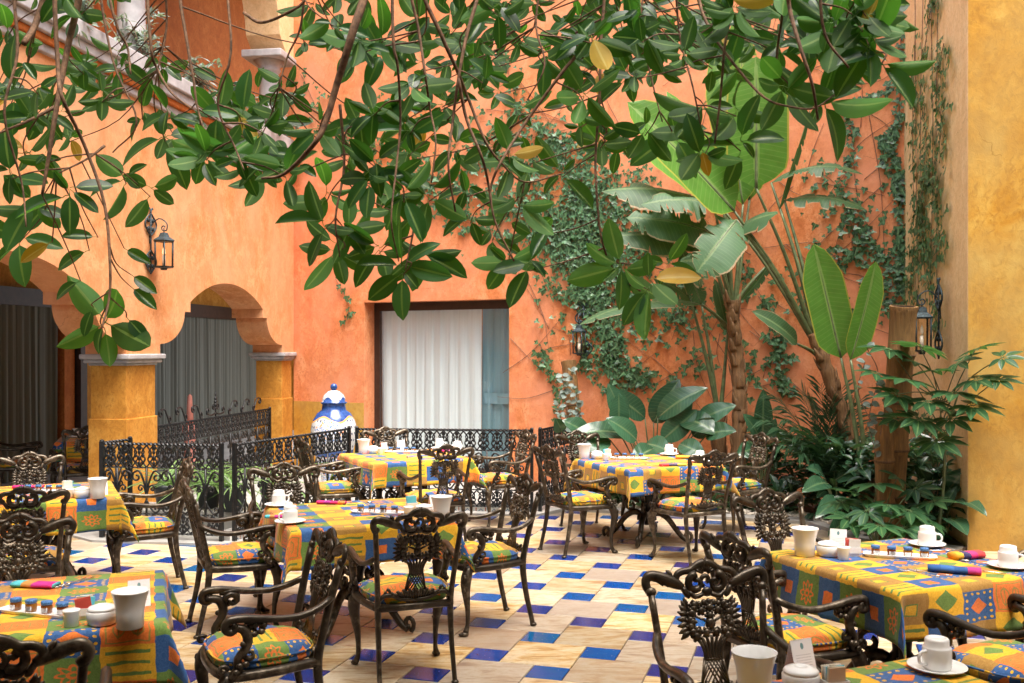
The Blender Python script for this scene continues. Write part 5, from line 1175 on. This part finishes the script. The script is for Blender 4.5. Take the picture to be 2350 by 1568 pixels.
# ================================================================ LARGE LEAVES
def big_leaf(base, tip, width, nrm, mat, sag=0.0, fold=.2, seg=14, torn=0, seed=0, org=Vector((0, 0, 0)), wprof=None, name='leaf'):
    rs = random.Random(seed); b = Vector(base)-org; t = Vector(tip)-org; L = (t-b).length; ax = (t-b).normalized(); n = Vector(nrm); n = (n-ax*n.dot(ax)).normalized()
    side = ax.cross(n); m = MB(); rows = []
    wp = wprof or (lambda v: min(1, (v/.16))**.6*min(1, max(0, (1-v)/.30))**.55)
    for i in range(seg+1):
        v = i/seg; c = b+(t-b)*v+n*sag*L*4*v*(1-v); rows.append((c, max(.01, wp(v))*width/2, v))
    def pt(i, u, dr=0.0):
        c, w, v = rows[i]; return c+side*u*w+n*abs(u)*w*fold-Vector((0, 0, dr*abs(u)*w))
    if not torn:
        vs = []; uvs = []; fs = []; us = (-1, -.66, -.33, 0, .33, .66, 1)
        for i in range(seg+1):
            for u in us: vs.append(pt(i, u)+n*rs.uniform(-.004, .004)*(abs(u) > .5)); uvs.append((u, rows[i][2]))
        for i in range(seg):
            for k in range(6): a = i*7+k; fs.append((a, a+1, a+8, a+7))
        m.add(vs, fs, uvs)
    else:
        sub_ = 4; nr = seg*sub_
        def row(q):
            a = q/sub_; i0 = min(int(a), seg-1); f = a-i0; c = rows[i0][0].lerp(rows[i0+1][0], f); return c, rows[i0][1]*(1-f)+rows[i0+1][1]*f, rows[i0][2]*(1-f)+rows[i0+1][2]*f
        for sg in (-1, 1):
            vs = []; uvs = []; fs = []; dr = rs.uniform(0, .3); tgt = dr
            for q in range(nr+1):
                c, w, v = row(q); cut = 1.0
                if 4 < q < nr-3 and rs.random() < torn*.35: cut = rs.uniform(.25, .8); tgt = rs.uniform(0, .85)
                dr += (tgt-dr)*.45; edge = cut*(1-rs.uniform(0, .03))
                for u in (0, .3, .6, .85, 1):
                    uu = u*edge; vs.append(c+side*sg*uu*w+n*uu*w*fold-Vector((0, 0, dr*uu*uu*w))); uvs.append((sg*u, v))
            for q in range(nr):
                for k in range(4): a = q*5+k; fs.append((a, a+1, a+6, a+5) if sg > 0 else (a, a+5, a+6, a+1))
            m.add(vs, fs, uvs)
    rib = MB(); rib.tube([rows[i][0]-n*.004 for i in range(seg+1)], list(np.linspace(max(.006, width*.035), .002, seg+1)), 5)
    me = mk(name, m, mat); return me, mk('midrib', rib, M['green_stem'])
def leafpart(root, org, *a, **k):
    me, rb = big_leaf(*a, org=org, **k); o = link('leaf', me, root); link('midrib', rb, o); return o
CAMD = Vector((0, -1, .25))
def strel(name, label, trunk, leaves_, group=None):
    """trunk: D points with depth; leaves: (petiole start, leaf base, tip, width m, kind, torn, sag)"""
    T = [U(x, y, Y) for x, y, Y in trunk]; org = Vector((T[0].x, T[0].y, 0)); t = thing(name, label, 'plant', org, 0, group)
    m = MB(); S = spline([p-org for p in [Vector((T[0].x, T[0].y, .02))]+T], 8); rs = random.Random(len(label)); n = len(S)
    m.tube(S, [.088-.026*i/n+.007*math.sin(i*1.9) for i in range(n)], 10); obj('trunk', m, M['trunk'], t)
    m = MB()
    for k in range(1, n-1):                            # ragged leaf bases up the trunk
        p = Vector(S[k]); up = (Vector(S[k+1])-p).normalized(); a = rs.uniform(0, 6.28); o = Vector((math.cos(a), math.sin(a), 0)); m.tube([p+o*.060, p+o*.082+up*.07, p+o*.098+up*.15], [.045, .034, .006], 5, flat=.4, up=tuple(o), sp=2)
    obj('leaf_scars', m, M['trunk'], t)
    for k, (p0, p1, p2, w_, mt, torn, sag, *nn) in enumerate(leaves_):
        a, b, c = U(*p0)-org, U(*p1)-org, U(*p2); md = a+(b-a)*.5+Vector((0, -.03, .04*(b-a).length))
        m = MB(); m.tube([a, md, b], [.030, .021, .013], 7, sp=5); obj('petiole', m, M['green_stem'], t)
        nrm = nn[0] if nn else CAMD
        leafpart(t, org, U(*p1), c, w_, nrm, M[mt], sag=sag, torn=torn, seed=k, fold=.25 if not torn else .1)
    return t
Y1, Y2 = 10.6, 11.2
strel('bird_of_paradise_tree', 'leaning bird of paradise plant with brown trunk and long fanned leaf stalks',
  [(1988, 1150, 10.3), (1960, 1040, 10.35), (1925, 930, 10.4), (1895, 840, 10.45), (1868, 765, 10.5)],
  [((1872, 790, Y1), (1685, 485, 10.2), (1440, 235, 9.9), .66, 'banana', 0, .02, (.35, -1, .35)), ((1868, 780, Y1), (1735, 432, 10.1), (1735, 130, 10.0), .62, 'banana', 0, .02, (-.1, -1, .1)), ((1860, 770, Y1), (1690, 505, 10.2), (1600, 625, 9.9), .44, 'banana_dark', .35, .10, (.4, -1, .9)),
   ((1862, 775, Y1), (1700, 520, 10.3), (1785, 490, 9.9), .30, 'banana_dark', .3, .05, (0, -1, .9)), ((1880, 800, Y1), (1790, 480, 10.8), (1860, 250, 10.9), .16, 'banana_dark', .2, .0, (.9, -.5, 0)), ((1885, 810, Y1), (1800, 460, 10.9), (1985, 480, 10.7), .26, 'banana_dark', .5, .10, (0, -.6, 1)),
   ((1880, 800, Y1), (1770, 420, 10.9), (1980, 400, 10.7), .24, 'banana_dark', .5, .14, (0, -.5, 1)), ((1890, 830, Y1), (1830, 790, 10.3), (1725, 715, 10.1), .20, 'banana_dark', .0, .08, (.2, -1, .6)), ((1870, 790, Y1), (1650, 470, 10.8), (1470, 470, 10.6), .36, 'banana_dark', .5, .08, (0, -.8, .7))])
strel('bird_of_paradise_tree', 'upright bird of paradise plant with torn drooping leaves in front of the ivy',
  [(1694, 1040, 10.9), (1697, 930, 10.95), (1692, 830, 11.0), (1682, 740, 11.0), (1680, 690, 11.0)],
  [((1680, 720, Y2), (1660, 480, 11.0), (1450, 320, 10.9), .50, 'banana', 0, .03, (.5, -1, .6)), ((1680, 720, Y2), (1640, 480, 11.1), (1380, 440, 10.9), .40, 'banana_dark', .5, .10, (0, -.7, .9)), ((1680, 720, Y2), (1640, 540, 11.0), (1440, 500, 10.7), .42, 'banana_dark', .5, .08, (0, -1, .6)), ((1676, 730, Y2), (1620, 560, 11.0), (1390, 545, 10.8), .34, 'banana_dark', .5, .08, (0, -.9, .7)),
   ((1680, 730, Y2), (1650, 600, 10.9), (1560, 600, 10.6), .40, 'banana_dark', .3, .05, (.2, -1, .4)), ((1684, 720, Y2), (1705, 470, 11.3), (1640, 120, 11.4), .45, 'banana', 0, .02, (0, -1, .1)), ((1684, 720, Y2), (1720, 460, 11.4), (1690, 30, 11.5), .5, 'banana', .1, .02, (.2, -1, .1)), ((1684, 700, Y2), (1770, 600, 11.2), (1700, 690, 11.1), .1, 'banana_dark', .2, .05, (.8, -1, .1)), ((1676, 760, Y2), (1610, 700, 10.9), (1330, 745, 10.7), .24, 'banana_dark', .2, .10, (0, -.5, 1)), ((1680, 715, Y2), (1660, 400, 11.3), (1530, 210, 11.2), .40, 'banana', .1, .03, (.3, -1, .5))])
strel('bird_of_paradise_shoot', 'slender green leaf stalks rising behind the ivy wall table', [(1650, 1000, 11.1), (1648, 960, 11.1)],
  [((1650, 960, 11.1), (1585, 690, 11.1), (1500, 640, 10.9), .26, 'banana_dark', .4, .08, (0, -.8, .8)), ((1648, 960, 11.1), (1610, 700, 11.2), (1560, 560, 11.2), .22, 'banana_dark', .3, .0), ((1652, 960, 11.1), (1670, 760, 11.2), (1640, 640, 11.2), .14, 'banana_dark', .2, .0)])
strel('bird_of_paradise_shoot', 'young plant with two upright bright green paddle leaves by the bamboo', [(1985, 1130, 9.9), (1984, 1110, 9.9)],
  [((1980, 1100, 9.9), (1930, 822, 9.95), (1868, 560, 9.9), .40, 'banana', 0, .0, (-.25, -1, .05)), ((1990, 1100, 9.9), (1952, 826, 9.8), (2010, 600, 9.8), .30, 'banana', 0, .02, (.35, -1, .05))])

def clump(name, label, base, specs, mat, stem='green_stem', group=None):
    B = U(*base); org = Vector((B.x, B.y, .02)); t = thing(name, label, 'plant', org, 0, group)
    for k, (p1, p2, w_, sag, nrm, torn) in enumerate(specs):
        b = U(*p1); c = U(*p2); m = MB(); m.tube([(0, 0, 0), (b-org)*.5+Vector((0, 0, .06)), b-org], [.012, .009, .007], 6, sp=4); obj('petiole', m, M[stem], t)
        leafpart(t, org, b, c, w_, nrm, M[mat], sag=sag, torn=torn, seed=k+3, fold=.2, wprof=lambda v: math.sin(math.pi*min(1, v**.75*.98+.02))**.75)
    return t
clump('broad_leaf_plant', 'dense clump of glossy dark broad leaves behind the ivy wall table', (1500, 1080, 10.9), [
  ((1480, 960, 10.9), (1385, 895, 10.8), .28, .06, (.2, -1, .5), 0), ((1500, 970, 10.9), (1560, 870, 10.9), .30, .05, (-.2, -1, .4), 0), ((1510, 960, 10.8), (1625, 890, 10.7), .30, .10, (0, -.8, .8), 0), ((1560, 960, 10.8), (1655, 1000, 10.5), .30, .10, (0, -.9, .7), 0), ((1450, 1000, 10.7), (1360, 985, 10.5), .28, .10, (0, -.8, .8), 0), ((1440, 1000, 10.6), (1300, 1005, 10.4), .26, .12, (0, -.8, .9), 0), ((1520, 1010, 10.7), (1600, 940, 10.7), .26, .04, (.2, -1, .4), 0),
  ((1420, 990, 10.7), (1420, 900, 10.7), .22, .03, (0, -1, .2), 0), ((1290, 990, 10.6), (1275, 960, 10.5), .16, .05, (0, -1, .2), 0), ((1480, 1020, 10.6), (1540, 1040, 10.3), .26, .10, (0, -.9, .6), 0), ((1400, 1010, 10.5), (1310, 1040, 10.3), .24, .10, (0, -.9, .6), 0), ((1590, 1000, 10.7), (1640, 960, 10.6), .2, .05, (0, -1, .4), 0), ((1560, 1020, 10.5), (1620, 1050, 10.3), .22, .1, (0, -1, .5), 0), ((1430, 960, 10.8), (1395, 880, 10.8), .24, .04, (.2, -1, .3), 0), ((1540, 980, 10.8), (1585, 895, 10.9), .26, .06, (-.1, -1, .5), 0), ((1460, 1010, 10.5), (1390, 960, 10.4), .26, .08, (0, -.9, .7), 0), ((1600, 970, 10.8), (1690, 930, 10.7), .24, .08, (0, -.9, .7), 0), ((1350, 1000, 10.6), (1290, 965, 10.5), .24, .08, (0, -.9, .7), 0), ((1500, 1030, 10.4), (1450, 1060, 10.2), .24, .08, (0, -.9, .7), 0), ((1620, 1000, 10.6), (1690, 990, 10.4), .24, .1, (0, -.9, .7), 0)], 'broad')
clump('broad_leaf_plant', 'small plant with tall dark spoon leaves between the two trunks', (1750, 1090, 10.7), [((1750, 1000, 10.6), (1752, 893, 10.6), .20, .03, (-.1, -1, .1), 0), ((1740, 1000, 10.6), (1705, 950, 10.5), .18, .06, (.3, -1, .4), 0), ((1762, 1010, 10.6), (1780, 960, 10.6), .12, .03, (0, -1, .2), 0), ((1730, 1030, 10.5), (1690, 1045, 10.4), .2, .1, (0, -1, .5), 0)], 'broad')
clump('broad_leaf_plant', 'low glossy plant spreading leaves at the edge of the gravel', (1920, 1200, 9.9), [((1900, 1110, 9.8), (1840, 1130, 9.5), .2, .1, (0, -.8, .8), 0), ((1920, 1100, 9.9), (1990, 1080, 9.7), .22, .1, (0, -.8, .8), 0), ((1890, 1090, 10.0), (1850, 1075, 9.9), .16, .1, (0, -.8, .8), 0), ((1930, 1150, 9.7), (1870, 1190, 9.3), .2, .12, (0, -.8, .8), 0), ((1950, 1160, 9.6), (2010, 1190, 9.3), .22, .12, (0, -.8, .8), 0), ((1960, 1190, 9.4), (1900, 1230, 9.1), .2, .1, (0, -.8, .8), 0), ((1960, 1130, 9.8), (1950, 1070, 9.9), .14, .04, (0, -1, .3), 0), ((2000, 1200, 9.2), (2040, 1240, 8.9), .2, .1, (0, -.9, .7), 0)], 'broad')
clump('broad_leaf_plant', 'dark leafy plant at the foot of the pale wall beside the bamboo', (2160, 1230, 9.3), [((2150, 1150, 9.2), (2090, 1130, 9.0), .2, .1, (0, -.8, .8), 0), ((2160, 1140, 9.2), (2230, 1100, 9.0), .2, .1, (0, -.8, .8), 0), ((2180, 1120, 9.1), (2215, 1075, 9.0), .2, .05, (0, -1, .5), 0), ((2190, 1150, 9.0), (2265, 1185, 8.6), .17, .12, (0, -.8, .8), 0), ((2140, 1180, 9.1), (2070, 1200, 8.8), .2, .1, (0, -.8, .8), 0), ((2170, 1190, 9.0), (2220, 1230, 8.6), .2, .1, (0, -.9, .7), 0), ((2130, 1110, 9.3), (2100, 1060, 9.3), .16, .05, (0, -1, .3), 0), ((2150, 1210, 8.9), (2100, 1245, 8.6), .22, .1, (0, -.9, .7), 0)], 'broad')
# palm
def frond(base, tip, sag, org, n=26, ll=.36):
    b, t = Vector(base)-org, Vector(tip)-org; m = MB(); L = (t-b).length; S = [b+(t-b)*(i/n)+Vector((0, 0, sag*L*4*(i/n)*(1-i/n))) for i in range(n+1)]
    m.tube(S, list(np.linspace(.008, .002, n+1)), 4)
    for k in range(len(m.v)): m.uv[k] = (0, .5)
    for i in range(3, n):
        d = (S[i+1]-S[i-1]).normalized(); sd = d.cross(Vector((0, -.4, 1))).normalized(); q = ll*(1-.6*abs(i/n-.45)); w = .017
        for s in (-1, 1):
            e = S[i]+(sd*s*.6+d*1.0+Vector((0, 0, .25*math.sin(i*7.3+s)))).normalized()*q*(1+.2*math.sin(i*3.7+s*2))+Vector((0, 0, -.30*q)); mdp = (S[i]+e)/2+Vector((0, 0, .02)); wd_ = d*w
            m.add([S[i], mdp+wd_, e, mdp-wd_], [(0, 1, 2, 3)], [(0, 0), (1, .5), (0, 1), (-1, .5)])
    return mk('frond', m, M['palm'])
B = U(1900, 1100, 10.5); org = Vector((B.x, B.y, .02)); pt_ = thing('small_palm', 'feathery dark palm behind the leaning trunk', 'palm', org)
for tx, ty, Y, sg in ((1770, 905, 10.4, .12), (1800, 960, 10.2, .12), (1840, 900, 10.5, .08), (1885, 880, 10.5, .05), (1930, 890, 10.5, .05), (1970, 920, 10.4, .08), (1780, 1020, 10.1, .14), (2000, 980, 10.3, .1), (1830, 1040, 10.0, .12), (1950, 1010, 10.0, .1), (1860, 990, 10.0, .12), (1905, 930, 10.3, .06), (1865, 930, 10.3, .08), (1945, 950, 10.2, .08), (1820, 1000, 10.1, .1), (1885, 1020, 10.0, .1), (1750, 960, 10.3, .12), (1930, 1060, 9.9, .1)):
    link('frond', frond(org+Vector((0, 0, .35)), U(tx, ty, Y), sg, org), pt_)
m = MB(); m.tube([(0, 0, 0), (0, 0, .4)], [.06, .05], 8); obj('stem', m, M['trunk'], pt_)
# schefflera: whorls of leaflets
def palmate(s, k, seed):
    rs = random.Random(seed); m = MB()
    for i in range(k):
        a = -2.3+4.6*i/(k-1)+rs.uniform(-.1, .1); L = s*(1-.25*abs(a)/2.3)*rs.uniform(.9, 1.08); d = Vector((math.sin(a), math.cos(a), -.12)); n = Vector((-.0, 0, 1)); sd = d.cross(n).normalized(); vs = []; uvs = []
        for j in range(6):
            v = j/5; w = math.sin(math.pi*min(1, v**.8*.96+.03))*L*.17; c = d*(L*(.15+.85*v))+Vector((0, 0, -.05*L*v*v))
            for u in (-1, 0, 1): vs.append(c+sd*u*w+Vector((0, 0, abs(u)*w*.3))); uvs.append((u, v))
        m.add(vs, [(j*3+q, j*3+q+1, j*3+q+4, j*3+q+3) for j in range(5) for q in range(2)], uvs)
        b0 = len(m.v); m.tube([(0, 0, 0), d*L*.16], .003, 3)
        for q in range(b0, len(m.v)): m.uv[q] = (0, .5)
    return mk('leaf', m, M['schef'])
PAL = [palmate(.28, 8, 1), palmate(.24, 7, 2), palmate(.31, 9, 3)]
B = U(2150, 1230, 9.0); org = Vector((B.x, B.y, .02)); sc_ = thing('umbrella_plant', 'umbrella plant spreading fingered leaves before the yellow and pale walls', 'plant', org); rs = random.Random(9)
top = U(2160, 960, 8.9)
m = MB(); m.tube([(0, 0, 0), U(2165, 1120, 8.95)-org, U(2172, 1000, 8.9)-org, U(2200, 900, 8.8)-org], [.018, .014, .012, .007], 7, sp=5); obj('stem', m, M['green_stem'], sc_)
for x, y, Y, dx, dy in ((2040, 800, 8.9, -1, .1), (2110, 795, 8.8, -.2, .3), (2010, 855, 8.8, -1, 0), (2080, 870, 8.7, -.6, .1), (2060, 905, 8.7, -1, -.2), (2140, 850, 8.7, 0, .3), (2200, 830, 8.6, .4, .6), (2240, 800, 8.5, .5, .8), (2300, 820, 8.4, 1, .2), (2290, 870, 8.4, 1, -.1), (2240, 870, 8.5, .6, .2), (2190, 900, 8.6, .1, -.2), (2130, 920, 8.6, -.5, -.4), (2110, 960, 8.6, -.6, -.5), (2180, 960, 8.6, .3, -.5), (2230, 930, 8.5, .7, -.4), (2060, 960, 8.8, -.8, -.5), (2150, 1010, 8.6, 0, -.6), (2100, 830, 8.9, -.5, .2)):
    p = U(x, y, Y); j = top+Vector((rs.uniform(-.05, .05), rs.uniform(-.05, .05), rs.uniform(-.15, .2))); m = MB(); m.tube([j-org, (j+p)/2-org+Vector((0, 0, .04)), p-org], [.006, .005, .004], 5, sp=3); obj('petiole', m, M['green_stem'], sc_)
    d = Vector((dx, -.7, dy*.4)); o = bpy.data.objects.new('leaf', PAL[rs.randrange(3)]); COL.objects.link(o); o.parent = sc_; o.matrix_local = orient(p-org, d, (rs.uniform(-.3, .3), -.55, 1), rs.uniform(.85, 1.15))
B = U(2010, 1240, 8.75); org = Vector((B.x, B.y, .02)); cs_ = thing('finger_leaf_plant', 'low plant with large fingered leaves in front of the bamboo foot', 'plant', org)
for x, y, Y in ((1965, 1130, 9.0), (2010, 1110, 8.9), (2060, 1095, 8.9), (2100, 1120, 8.8), (1990, 1170, 8.7), (2040, 1160, 8.6), (2085, 1170, 8.6), (2020, 1205, 8.5), (2120, 1190, 8.6), (1950, 1190, 8.8), (2075, 1210, 8.5), (2140, 1150, 8.7), (1930, 1150, 9.1)):
    p = U(x, y, Y); m = MB(); m.tube([(0, 0, 0), (p-org)*.5+Vector((0, 0, .08)), p-org], [.007, .006, .004], 5, sp=3); obj('petiole', m, M['green_stem'], cs_)
    o = bpy.data.objects.new('leaf', PAL[rs.randrange(3)]); COL.objects.link(o); o.parent = cs_; o.matrix_local = orient(p-org, (rs.uniform(-.8, .8), -1, rs.uniform(-.3, .2)), (rs.uniform(-.3, .3), -.7, 1), rs.uniform(.8, 1.1))
# thick bamboo posts
def bamboo(label, pts, r, nodes, cut=False):
    T = [U(*p) for p in pts]; org = Vector((T[0].x, T[0].y, 0)); t = thing('bamboo_post', label, 'bamboo', org); P0, P1 = Vector((T[0].x, T[0].y, 0)), T[-1]; L = (P1-P0).length; d = (P1-P0)/L
    for k in range(nodes):
        a, b = P0+d*L*k/nodes-org, P0+d*L*(k+1)/nodes-org; m = MB(); m.tube([a, a+d*.012, a+d*.05, (a+b)/2, b-d*.05, b-d*.012, b], [r*1.08, r*1.09, r*.99, r*.97, r*.99, r*1.08, r*1.06], 16, cap=(k < nodes-1)); obj('segment', m, M['bamboo'], t)
        if k: m = MB(); m.tube([a-d*.016, a-d*.006, a+d*.006, a+d*.016], [r*1.04, r*1.135, r*1.12, r*1.03], 16, cap=False); obj('node_ring', m, M['node'], t)
    m = MB(); e = P1-org; m.tube([e-d*.001, e-d*.12], [r*.88, r*.86], 16, cap=False); m.tube([e-d*.12, e-d*.121], [r*.86, .001], 16); obj('hollow', m, M['soil'], t)
    m = MB(); ring = []; n = 16; q = d.orthogonal().normalized(); q2 = d.cross(q)
    for rr in (1.06, .88): ring += [e+(q*math.cos(2*math.pi*k/n)+q2*math.sin(2*math.pi*k/n))*r*rr for k in range(n)]
    m.add(ring, [(k, (k+1) % n, n+(k+1) % n, n+k) for k in range(n)]); obj('cut_rim', m, M['bamboo'], t); return t
bamboo('tall thick upright bamboo post with a cut top near the right lantern', [(2040, 1245, 9.29), (2074, 703, 9.0)], .118, 5)
bamboo('short cut bamboo stump hugging the tall bamboo post', [(2030, 1230, 9.1), (2030, 962, 9.05)], .085, 3)
bamboo('leaning bamboo pipe on the orange wall behind the railing', [(1335, 1010, 11.8), (1305, 830, 12.2)], .09, 3)
# succulent strands on the leaning bamboo
rl = random.Random(21); oval = leaf_mesh('leaf', .06, .042, M['silver'], 4, .1, .1)
def strands(name, label, paths, s=1.0, per=.045):
    B = U(*paths[0][0]); org = Vector((B.x, B.y, 0)); t = thing(name, label, 'plant', org); sm = MB(); it = []
    for pp in paths:
        S = spline([U(*p)-org for p in pp], 8); sm.tube(S, .004, 4); L = sum((Vector(b)-Vector(a)).length for a, b in zip(S, S[1:]))
        for _ in range(int(L/per)):
            q = Vector(S[rl.randrange(len(S))]); d = Vector((rl.uniform(-1, 1), rl.uniform(-1, .2), rl.uniform(-.6, .6))); it.append((orient(q, d, (rl.uniform(-.4, .4), -.8, .7), s*rl.uniform(.7, 1.3)), 0, rl.random()))
    obj('stem', sm, M['stem'], t); scatter(t, [oval], it, 'leaf', None, 300)
strands('round_leaf_creeper', 'round leaved creeper growing over the leaning bamboo pipe', [[(1290, 860, 11.9), (1300, 930, 11.8), (1310, 990, 11.6)], [(1310, 850, 11.9), (1325, 920, 11.7), (1330, 980, 11.6)], [(1280, 920, 11.9), (1290, 980, 11.6)]], 1.3, .022)
strands('round_leaf_creeper', 'round leaved creeper twining round the tall bamboo post', [[(2010, 1050, 9.0), (1995, 960, 9.0), (2015, 860, 8.9), (1990, 800, 8.95)], [(2005, 980, 9.0), (1970, 900, 9.1), (1985, 830, 9.1)], [(2020, 1000, 8.9), (2030, 920, 8.85), (2010, 880, 8.85)]], 1.2, .06)
# spider plants behind the left railing, balcony plants
sp_leaf = leaf_mesh('leaf', .40, .020, M['spider'], 8, .3, .9)
def tuft(name, label, p, n, s, mesh, pot=True, up=.9, group=None):
    t = thing(name, label, 'plant', p, 0, group)
    if pot: m = MB(); m.lathe([(.09, 0), (.13, .20), (.145, .20), (.145, .24), (.12, .24), (.11, .21), (0, .21)], 14); obj('pot', m, M['pot'], t)
    for _ in range(n):
        a = rl.uniform(0, 6.28); d = Vector((math.cos(a), math.sin(a), up*rl.uniform(.4, 1.6))); o = bpy.data.objects.new('leaf', mesh); COL.objects.link(o); o.parent = t; o.matrix_local = orient(Vector((0, 0, .22 if pot else .02)), d, (-d.x*.5, -d.y*.5, 1), s*rl.uniform(.7, 1.3))
for k, (x, y, lab) in enumerate(((-3.45, 9.9, 'spider plant seen through the left railing beside the column'), (-3.05, 9.95, 'spider plant in the middle of the left railing panel'), (-2.75, 9.75, 'spider plant beside the railing gate post'), (-2.45, 10.1, 'spider plant behind the railing that runs to the urn'))): tuft('spider_plant', lab, (x, y, .2), 34, 1.15, sp_leaf, True, 1.1, 'spider plants behind the railing')
m = MB(); m.box((-3.1, 9.98, .11), (1.5, .5, .18), R(-8)); tag(obj('plant_bench', m, M['greyfloor'], smooth=False, bevel=.01), 'low pale stone ledge carrying the spider plants', 'ledge')
rb_leaf = leaf_mesh('leaf', .10, .03, M['silver'], 4, .2, .2)
def bush(name, label, p, n, rad, drop):
    t = thing(name, label, 'plant', p, 0, 'plants along the balcony'); sm = MB(); it = []
    for _ in range(n):
        a = rl.uniform(0, 6.28); e = Vector((math.cos(a)*rad*rl.uniform(.3, 1), math.sin(a)*rad*rl.uniform(.3, 1), rl.uniform(-drop, rad*1.2))); mid = e*.5+Vector((0, 0, abs(rad)*.5)); S = spline([(0, 0, 0), mid, e], 6); sm.tube(S, .004, 4)
        for q in S[3:]:
            for _ in range(2): it.append((orient(Vector(q), (rl.uniform(-1, 1), rl.uniform(-1, 1), rl.uniform(-.5, .8)), (rl.uniform(-.5, .5), -.5, 1), rl.uniform(.7, 1.3)), 0, rl.random()))
    obj('stem', sm, M['stem'], t); scatter(t, [rb_leaf], it, 'leaf', None, 60)
for s, r, lab in ((7.2, .35, 'silvery plant on the balcony at the far left'), (5.6, .4, 'silvery plant on the balcony left of the pale column'), (4.4, .45, 'silvery plant at the foot of the pale upper column'), (3.3, .35, 'blue green plant in the middle of the balcony edge'), (2.2, .35, 'blue green plant on the balcony before the rust wall'), (1.2, .35, 'blue green plant on the balcony beside the round column'), (.55, .3, 'trailing plant at the balcony corner by the ivy wall')):
    bush('balcony_plant', lab, AP(s, -.02, 4.87), 16, r, .25)
# ground cover and gravel
gl = MB(); rg = random.Random(4); items = []
gc = leaf_mesh('ground_leaf', .16, .07, M['broad'], 4, .2, .3); gc2 = leaf_mesh('ground_leaf', .12, .05, M['schef'], 4, .2, .3)
for _ in range(2600):
    x = rg.uniform(.9, 4.35) if rg.random() < .5 else rg.uniform(2.8, 4.35); yb = border_y(x); y = rg.uniform(yb+.22, min(yb+1.7, 11.9)); z = rg.uniform(.03, .45)*(.35 if y < yb+.5 and x < 3 else 1)*(1.9 if x > 2.6 else 1)
    if x > 4.40-.1495*(11.10-y)-.1: continue
    if (BC+BD*((x-CX)/BD.x)).y-.15 < y: continue
    items.append((orient(Vector((x, y, z)), (rg.uniform(-1, 1), rg.uniform(-1, .3), rg.uniform(-.2, .7)), (rg.uniform(-.4, .4), -.4, 1), rg.uniform(.7, 1.5)), rg.randrange(2), 0))
E_ = link('ground_cover', None); 
scatter(E_, [gc, gc2], items, 'x', None, 0, 'leaf_mass'); tag(E_, 'dark low leaves filling the planter bed', 'ground cover', kind='stuff')
pb = MB()
for _ in range(900):
    x = rg.uniform(.7, 3.9); yb = border_y(x); y = yb+.12+abs(rg.gauss(0, .22)); r = rg.uniform(.012, .032)*(1.8 if rg.random() < .04 else 1); pb.ball((x, y, .03+r*.4), (r*rg.uniform(.8, 1.4), r*rg.uniform(.8, 1.3), r*.65), 6, 4)
tag(obj('gravel', pb, M['pebble']), 'pale pebbles along the edge of the planter', 'gravel', kind='stuff')
